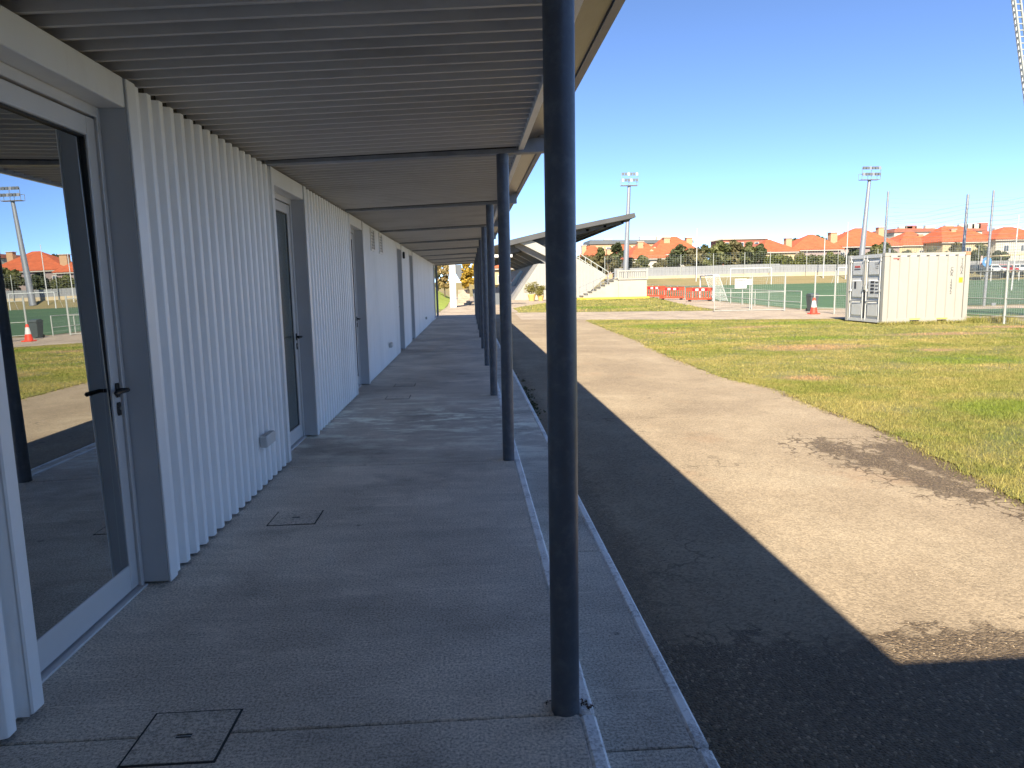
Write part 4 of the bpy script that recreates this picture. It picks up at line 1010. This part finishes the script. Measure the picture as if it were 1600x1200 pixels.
# ------------------------------------------------------------------ houses
def house(lab, uL, uR, vr, ve, Y, wallm, ridge=(.35,.65), chim=(), depth=11, roofm='tile', wins=3, zb=2.0, dorm=()):
    A, B = P(uL,ve,Y), P(uR,ve,Y); R = P((uL+uR)/2,vr,Y+depth/2)
    base = ((A.x+B.x)/2, Y+depth/2, zb)
    t = thing('house', lab, 'house', base, world=True, group='orange-roofed houses beyond the pitch')
    x0, x1 = A.x, B.x; ze = (A.z+B.z)/2; W = x1-x0; o = .55
    wl = MB().box(x0+o, x1-o, Y+o, Y+depth-o, zb, ze-.02).build('wall', M[wallm], t)
    # shared-slope hip roof: eaves, ridge, closed underside
    e = [(x0,Y,ze),(x1,Y,ze),(x1,Y+depth,ze),(x0,Y+depth,ze)]; r0 = (x0+W*ridge[0],Y+depth/2,R.z); r1 = (x0+W*ridge[1],Y+depth/2,R.z)
    rf = MB().add(e+[r0,r1]+[(a,b,c-.18) for a,b,c in e], [(0,1,5,4),(1,2,5),(2,3,4,5),(3,0,4),(6,9,8,7),(0,6,7,1),(1,7,8,2),(2,8,9,3),(3,9,6,0)]).build('roof', M[roofm], t)
    MB().box(x0+.1, x1-.1, Y+.1, Y+.18, ze-.42, ze-.185).build('eave_board', M['plwhite'], t)
    for u, v, w in chim:
        c = P(u, v, Y+depth*.35); MB().box(c.x-w, c.x+w, c.y-w, c.y+w, ze+.3, c.z-.12).build('chimney', M['plpeach'], rf)
        MB().box(c.x-w*1.25, c.x+w*1.25, c.y-w*1.25, c.y+w*1.25, c.z-.119, c.z).build('chimney_cap', M['plwhite'], rf)
    for u, v in dorm:
        c = P(u, v, Y+2.4); MB().prism([(c.x-.6,c.z-.9),(c.x+.6,c.z-.9),(c.x+.6,c.z-.2),(c.x,c.z+.3),(c.x-.6,c.z-.2)], 'y', c.y-.2, c.y+2.4).build('dormer', M['plcream'], rf, True)
    for k in range(wins):
        xc = x0+o+(W-2*o)*(k+.6)/(wins+.2)
        for zz in (ze-2.0, ze-5.0):
            if zz < zb+.3: continue
            w = MB().box(xc-.55, xc+.55, Y+o-.06, Y+o-.001, zz-.6, zz+.75).build('window', M['winframe'], t)
            MB().box(xc-.46, xc-.03, Y+o-.075, Y+o-.0605, zz-.5, zz+.65).build('pane', M['winglass'], w); MB().box(xc+.03, xc+.46, Y+o-.075, Y+o-.0605, zz-.5, zz+.65).build('pane', M['winglass'], w)
    return t
house('small orange-roofed house at the left behind the round green tree', 912, 950, 384, 401, 150, 'plpeach', chim=((912,383,.5),(951,389,.5)), wins=2)
house('orange-roofed house directly behind the floodlight mast', 968, 1005, 382, 400, 152, 'plcream', (.3,.6), chim=((994,384,.45),))
house('white house with broad orange roof left of the tree clump', 984, 1048, 378.5, 402, 138, 'plwhite', (.38,.52), chim=((1000,377,.55),), dorm=((1018,392),), wins=2)
house('tall white house with high rounded orange roof beside the trees', 1020, 1100, 369.5, 394.5, 140, 'plwhite', (.36,.62), chim=((1041,371,.6),(1076,371,.6)), dorm=((1023,388),), wins=4)
house('cream house with orange hipped roof right of the tree clump', 1192, 1250, 374, 391.5, 140, 'plcream', (.38,.5), chim=((1231,372,.6),), wins=2)
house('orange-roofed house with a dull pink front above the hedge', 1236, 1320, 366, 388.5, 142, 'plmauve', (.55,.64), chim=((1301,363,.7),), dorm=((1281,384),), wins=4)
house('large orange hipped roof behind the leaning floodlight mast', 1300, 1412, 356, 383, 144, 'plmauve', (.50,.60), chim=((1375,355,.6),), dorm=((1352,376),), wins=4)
house('low orange roof with dormer above the container', 1404, 1482, 362, 381, 146, 'plcream', (.45,.58), chim=((1437,366,.5),(1475,365,.5)), dorm=((1446,375),), wins=3)
house('wide orange roof with skylight behind the tall net', 1472, 1562, 353, 376, 140, 'plcream', (.28,.62), chim=((1488,358,.5),), wins=3)
house('orange roof at the right edge of the view', 1556, 1650, 354, 372, 138, 'plwhite', (.45,.6), wins=3)
house('orange-roofed cream house seen between the walkway columns', 744, 822, 386, 417, 112, 'plcream', (.3,.75), wins=3, zb=1.5)
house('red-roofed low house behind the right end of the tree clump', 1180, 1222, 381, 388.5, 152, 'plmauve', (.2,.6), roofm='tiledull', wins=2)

def block(lab, uL, uR, vt, vr, vb, Y, roofm, wallm, chims, nwin, band=None):
    A, B = P(uL,vt,Y), P(uR,vt,Y); zt = (A.z+B.z)/2; z1 = P((uL+uR)/2,vr,Y).z
    base = ((A.x+B.x)/2,Y+6,2.5)
    t = thing('apartment_block', lab, 'building', base, world=True, group='apartment blocks on the skyline')
    dz = B.z-A.z
    MB().box(A.x, B.x, Y, Y+12, 2.5, z1).build('wall', M[wallm], t)
    MB().prism([(A.x-.4,z1+.003),(B.x+.4,z1+.003),(B.x,zt+dz*.5),(A.x,zt-dz*.5)], 'y', Y-.4, Y+12.4).build('roof', M[roofm], t, True)
    for u, v, w, h in chims:
        c = P(u, v, Y+3); MB().box(c.x-w, c.x+w, Y+3, Y+4.2, c.z-h, c.z).build('chimney', M['plwhite' if h < 3 else 'tiledull'], t)
    for k in range(nwin):
        xc = A.x+(B.x-A.x)*(k+.5)/nwin
        for zz in (z1-1.6, z1-4.6, z1-7.6):
            if zz < 3.5: continue
            w = MB().box(xc-.7, xc+.7, Y-.08, Y-.001, zz-.8, zz+.7).build('window', M['winframe'], t); MB().box(xc-.58, xc+.58, Y-.095, Y-.0805, zz-.7, zz+.6).build('pane', M['winglass'], w)
block('long grey-roofed apartment block on the skyline left of the trees', 922, 1082, 375, 380.5, 400, 215, 'slate', 'plpeach', ((950,373,1.2,2),(1012,369.5,2.4,2),(1036,369,2.0,2)), 14)
block('long red-roofed apartment block with many chimneys on the skyline', 1398, 1535, 357, 362, 380, 220, 'tiledull', 'plwhite', ((1411,354,1.2,2.2),(1420,353.5,1.2,2.2),(1436,353.5,1.2,2.2),(1454,352,1.6,2.2),(1484,351.5,1.4,2.2),(1506,350,1.4,2.2),(1516,350,1.4,2.2),(1526,349.5,1.4,2.2),(1425,352,1.6,6.5),(1537,348,1.5,6)), 12)
block('white flat-topped apartment block peeping over the tree clump', 1130, 1200, 371.5, 374, 395, 230, 'plwhite', 'tiledull', (), 6)
block('red-roofed apartment block at the far right skyline', 1530, 1640, 361, 366, 380, 225, 'tiledull', 'plwhite', ((1560,356,1.2,2.2),(1590,355,1.2,2.2)), 9)

# cars and a parasol in the street seen through the nets
def car(lab, u, Y, m, z):
    p = P(u, 420, Y); t = thing('parked_car', lab, 'car', (p.x,Y,z), 0, 'cars parked beyond the nets')
    body = [(-2.1,.25),(2.1,.25),(2.15,.70),(1.35,.85),(.75,1.38),(-1.0,1.40),(-1.75,.92),(-2.15,.80)]
    MB().prism(body, 'y', -.85, .85).build('body', M[m], t, True)
    MB().prism([(-1.5,.92),(1.1,.88),(.68,1.30),(-.95,1.32)], 'y', -.86, .86).build('side_window', M['winglass'], t, True)
    for sx in (-1.3, 1.35):
        for sy in (-.78,.78): MB().tube((sx,sy-.1,.31),(sx,sy+.1,.31),.31,n=14).build('wheel', M['rubber'], t)
for i, (u, m, lab) in enumerate(((1526,'carpaint','dark parked car just right of the container'),(1546,'carsilver','silver parked car behind the pink parasol'),(1566,'carred','dark red parked car right of the net post'),(1590,'carsilver','pale parked car at the right edge beyond the nets'))): car(lab, u, 108+i*.6, m, 1.75)
p = P(1533,420,106); t = thing('closed_parasol', 'closed pale pink parasol right of the container', 'parasol', (p.x,106,1.0), 0)
MB().tube((0,0,0),(0,0,3.4),.04,n=8).build('pole', M['white'], t); MB().lathe([(.18,1.7),(.26,2.0),(.12,3.2),(.02,3.5)], 10).build('canopy', M['parasol'], t)
p = P(1542,408,105); t = thing('round_sign', 'round blue and white sign beside the pink parasol', 'sign', (p.x,105,1.0), 0)
MB().tube((0,0,0),(0,0,3.0),.04,n=8).build('pole', M['galvl'], t); MB().tube((0,-.05,2.5),(0,0.0,2.5),.75,n=24).build('disc', M['blue'], t); MB().tube((0,-.06,2.5),(0,-.051,2.5),.35,n=24).build('emblem', M['white'], t)
pa = P(1556,398,110); pb2 = P(1600,394,110)
t = thing('shade_sail', 'cream flat awning on posts beyond the nets', 'awning', ((pa.x+pb2.x)/2,111,1.5), world=True)
MB().prism([(pa.x,pa.z-.3),(pb2.x+4,pb2.z-.2),(pb2.x+4,pb2.z),(pa.x,pa.z-.15)], 'y', 109, 113).build('canopy', M['plcream'], t, True)
for x in (pa.x+.3, (pa.x+pb2.x)/2+1, pb2.x+3.5): MB().tube((x,109.2,1.2),(x,109.2,pa.z-.2),.06,n=6).build('awning_post', M['galvl'], t)

# ------------------------------------------------------------------ beyond the end of the walkway
strips('slope_base', [(-14,43),(-1.9,43),(-1.6,52),(-1.9,75),(-14,75)], M['lawn'], .012)
V = []; F = []
gx = np.linspace(-14,-1.7,14); gy = np.linspace(47.2,70,14)
for y in gy:
    for x in gx: V.append((x, y, gz(y)+.02+(y-47.2)*.075*min(1,(-1.7-x)/3.0)))
for j in range(13):
    for i in range(13): a = j*14+i; F.append((a,a+1,a+15,a+14))
m, n = newmat('bright_grass', .9); M['brightgrass'] = m
n.link(n.mix(1., n.ramp(n.noise(.5,5), [(.3,(.20,.26,.03)),(.7,(.28,.33,.05))]), n.ramp(n.noise(18,5,.8), [(.3,.7),(.7,1.25)]), 'MULTIPLY'), n.b.inputs['Base Color'])
MB().add(V, F, 0, True).build('grass_bank', M['brightgrass'])['kind'] = 'structure'
px = P(709,480,50.5).x
t = thing('white_pillar', 'white pillar with a grey bracket past the end of the walkway', 'pillar', (px,50.5,gz(50.5)), world=True)
MB().box(px-.24, px+.20, 50.3, 50.9, gz(50)-.05, 3.4).build('shaft', M['white'], t)
MB().prism([(px+.201,2.95),(px+.62,2.95),(px+.62,2.2),(px+.45,1.9),(px+.201,2.35)], 'y', 50.4, 50.8).build('bracket', M['slate'], t, True)
MB().box(px-.3, px+4.2, 50.2, 51.0, 3.401, 3.6).build('lintel', M['white'], t)
t = thing('garden_steps', 'pale concrete steps climbing beside the white pillar', 'steps', (px+.8,56,0), world=True)
for k in range(7): MB().box(px+.2, px+1.15, 54+k*.9, 54+(k+1)*.9-.004, -.2, .20+.16*k).build('step', M['forecourt'], t)
t = thing('planter_wall', 'grey planter wall right of the concrete steps, coloured dark as shade', 'wall', (px+2.2,54,0), world=True)
MB().prism([(px+1.35,1.22),(px+4.2,1.28),(px+4.2,-.1),(px+1.50,-.1)], 'y', 53.2, 53.6).build('wall_face', M['slate'], t, True)  # dark material puts the shadow on this wall into its colour
for u, vt, hw, Y, mm, lab in ((693,398,15,66,'leafautumn','bare-branched autumn tree on the grass bank'),(683,402,10,70,'leaf','green shrub tree beside the bare autumn tree'),(730,404,15,58,'leafyellow','golden yellow shrub above the grey planter wall'),(745,400,12,62,'leafyellow','second golden shrub partly hidden by the columns')):
    p = P(u,vt,Y); tree('autumn_tree', lab, (p.x,Y,.6), p.z, hw*Y/FPX, M[mm], n_=1500, size=.13, low=.05, trunk=.07, group='autumn trees past the walkway', clumps=22)
# potted shrub by the stand
for u, s, lab in ((831,1.0,'round yellow-green shrub in a yellow pot by the stand wall'),(845,.8,'smaller potted shrub half hidden by the near column')):
    p = P(u,470,59.2); z = gz(59.2)
    t = thing('potted_shrub', lab, 'plant', (p.x,59.2,z), world=True, group='potted shrubs by the stand')
    MB().lathe([(.22*s,z),(.34*s,z+.5*s),(.36*s,z+.55*s),(.30*s,z+.56*s)], 16, (p.x,59.2)).build('pot', M['pot'], t)
    cs = [(p.x+RNG.uniform(-.35,.35)*s,59.2+RNG.uniform(-.35,.35)*s,z+(.75+RNG.uniform(0,.6))*s) for _ in range(12)]
    inst('foliage', npmesh('foliage', leaves(cs,[.35*s]*12,1400,.055), 4, M['leafpot'], (p.x,59.2,z)), t, (p.x,59.2,z))

# ------------------------------------------------------------------ grass blades, weeds, litter
def inside(xs_, ys_, poly):
    r = np.zeros(len(xs_), bool); j = len(poly)-1
    for i in range(len(poly)):
        xi, yi = poly[i]; xj, yj = poly[j]
        if yi != yj: r ^= ((yi > ys_) != (yj > ys_)) & (xs_ < (xj-xi)*(ys_-yi)/(yj-yi)+xi)
        j = i
    return r
def blades(n_, x0, x1, y0, y1, h, w, poly, dens=None, spread=.0):
    x = RNG.uniform(x0,x1,n_); y = RNG.uniform(y0,y1,n_)
    if dens is not None: y = y0+(y1-y0)*RNG.random(n_)**dens
    k = inside(x+RNG.normal(0,.07,n_), y, poly)
    for (cx, cy, rx, ry) in BARE:
        e = ((x-cx)/rx)**2+((y-cy)/ry)**2; k &= ~((e < 1.3) & (RNG.random(n_) < .75))
    tuft = np.sin(x*3.1+np.sin(y*2.3)*1.7)+np.sin(y*3.7+np.sin(x*1.9)*2.1)+RNG.normal(0,.8,n_)
    k &= tuft > -1.5
    x, y = x[k], y[k]; n_ = len(x)
    z = -.15+.95*np.clip((y-40)/68,0,1)+.010
    a = RNG.uniform(0,2*np.pi,n_); lean = RNG.uniform(.1,1.1,n_); hh = h*RNG.uniform(.45,1.25,n_); la = RNG.uniform(0,2*np.pi,n_)
    ww = w*RNG.uniform(.6,1.3,n_)*.5; dx, dy = np.cos(a)*ww, np.sin(a)*ww
    tipx, tipy = x+np.cos(la)*hh*lean, y+np.sin(la)*hh*lean
    V = np.stack([np.stack([x-dx,y-dy,z],1), np.stack([x+dx,y+dy,z],1), np.stack([tipx,tipy,z+hh],1)],1)
    return V.reshape(-1,3)
LP = [(a[0]-.03,a[1]) for a in EDGER]+LAWN[len(EDGER):]
Vs = [blades(300000, 3.7, 9.5, 4.2, 11.5, .033, .0055, LP), blades(9000, 3.8, 9.5, 4.2, 12, .075, .006, LP), blades(220000, 3.9, 14, 9.5, 18, .030, .010, LP), blades(170000, 4.1, 19.5, 16, 31.6, .036, .018, LP), blades(26000, 2.8, 16.2, 38.3, 61, .07, .05, LAWN2)]
# taller dry tufts round the foot of the container
xs_ = np.concatenate([RNG.uniform(CX0-.1,CX1+2.2,5000)]); nb = len(xs_)
V = np.concatenate(Vs)
me = npmesh('grass', V, 3, M['blade'], (0,0,0)); g = bpy.data.objects.new('grass', me); col.objects.link(g)
tag(g, 'short patchy green and straw-coloured lawn grass', 'grass', kind='stuff')
x = RNG.uniform(CX0-.2,CX1+1.6,2600); y = CY0-.06-np.abs(RNG.normal(0,.16,2600)); hh = np.where(x > CX1-.1, .26, .12)*RNG.uniform(.4,1.2,2600)
a = RNG.uniform(0,6.28,2600); w = .008
V = np.stack([np.stack([x-np.cos(a)*w,y-np.sin(a)*w,np.full(2600,-.12)],1), np.stack([x+np.cos(a)*w,y+np.sin(a)*w,np.full(2600,-.12)],1), np.stack([x+RNG.normal(0,.07,2600),y+RNG.normal(0,.07,2600),-.12+hh],1)],1).reshape(-1,3)
me = npmesh('dry_tufts', V, 3, M['blade'], (0,0,0)); o = bpy.data.objects.new('dry_tufts', me); col.objects.link(o); tag(o, 'taller dry grass tufts along the foot of the container', 'grass', kind='stuff')
# weeds in the joint between kerb strip and asphalt
cs = []; rs = []
for k in range(60):
    y = RNG.choice([RNG.uniform(8.2,11.5), RNG.uniform(9,10.5), RNG.uniform(6,14)]); cs.append((.80+abs(RNG.normal(0,.05)), y, -.14)); rs.append(RNG.uniform(.02,.06))
me = npmesh('kerb_weeds', leaves(cs, rs, 500, .016, .6, .2), 4, M['weed'], (0,0,0)); o = bpy.data.objects.new('kerb_weeds', me); col.objects.link(o); tag(o, 'dark small weeds growing along the kerb strip', 'weeds', kind='stuff')
# dead leaves caught at the foot of the nearest columns
cs = [(.37,2.36,.004),(.39,2.33,.003),(.24,2.37,.003),(.33,6.02,.003)]
me = npmesh('leaf_litter', leaves(cs, [.022,.02,.014,.02], 60, .006, .12, .1), 4, mat('dead_leaf', (.09,.055,.03), .9), (0,0,0)); o = bpy.data.objects.new('leaf_litter', me); col.objects.link(o); tag(o, 'brown leaf crumbs at the foot of the nearest column', 'litter', kind='stuff')

# loose grit on the asphalt, mostly where it lies wet and along the kerb
ng = 2600; gxx = np.where(RNG.random(ng) < .35, .80+np.abs(RNG.normal(0,.10,ng)), RNG.uniform(.8,4.0,ng)); gyy = 1.9+RNG.random(ng)**1.7*7
sz = RNG.uniform(.0015,.0055,ng); sz[:60] *= 2.0
TET = np.array([(1,0,-.2),(-.5,.87,-.2),(-.5,-.87,-.2),(0,0,.9)]); ang = RNG.uniform(0,6.28,ng)
co, si = np.cos(ang)[:,None], np.sin(ang)[:,None]
bx_ = (TET[:,0]*co-TET[:,1]*si)*sz[:,None]*RNG.uniform(.7,1.6,ng)[:,None]+gxx[:,None]; by_ = (TET[:,0]*si+TET[:,1]*co)*sz[:,None]+gyy[:,None]; bz_ = np.tile(TET[:,2],(ng,1))*sz[:,None]-.147
C4 = np.stack([bx_,by_,bz_],2)
V = np.concatenate([C4[:,[0,1,3]],C4[:,[1,2,3]],C4[:,[2,0,3]]],1).reshape(-1,3)
me = npmesh('grit', V, 3, mat('grit_stone', (.27,.22,.16), .9, var=.5, vscale=90), (0,0,0)); o = bpy.data.objects.new('grit', me); col.objects.link(o)
tag(o, 'loose grit scattered on the asphalt beside the kerb', 'grit', kind='stuff')
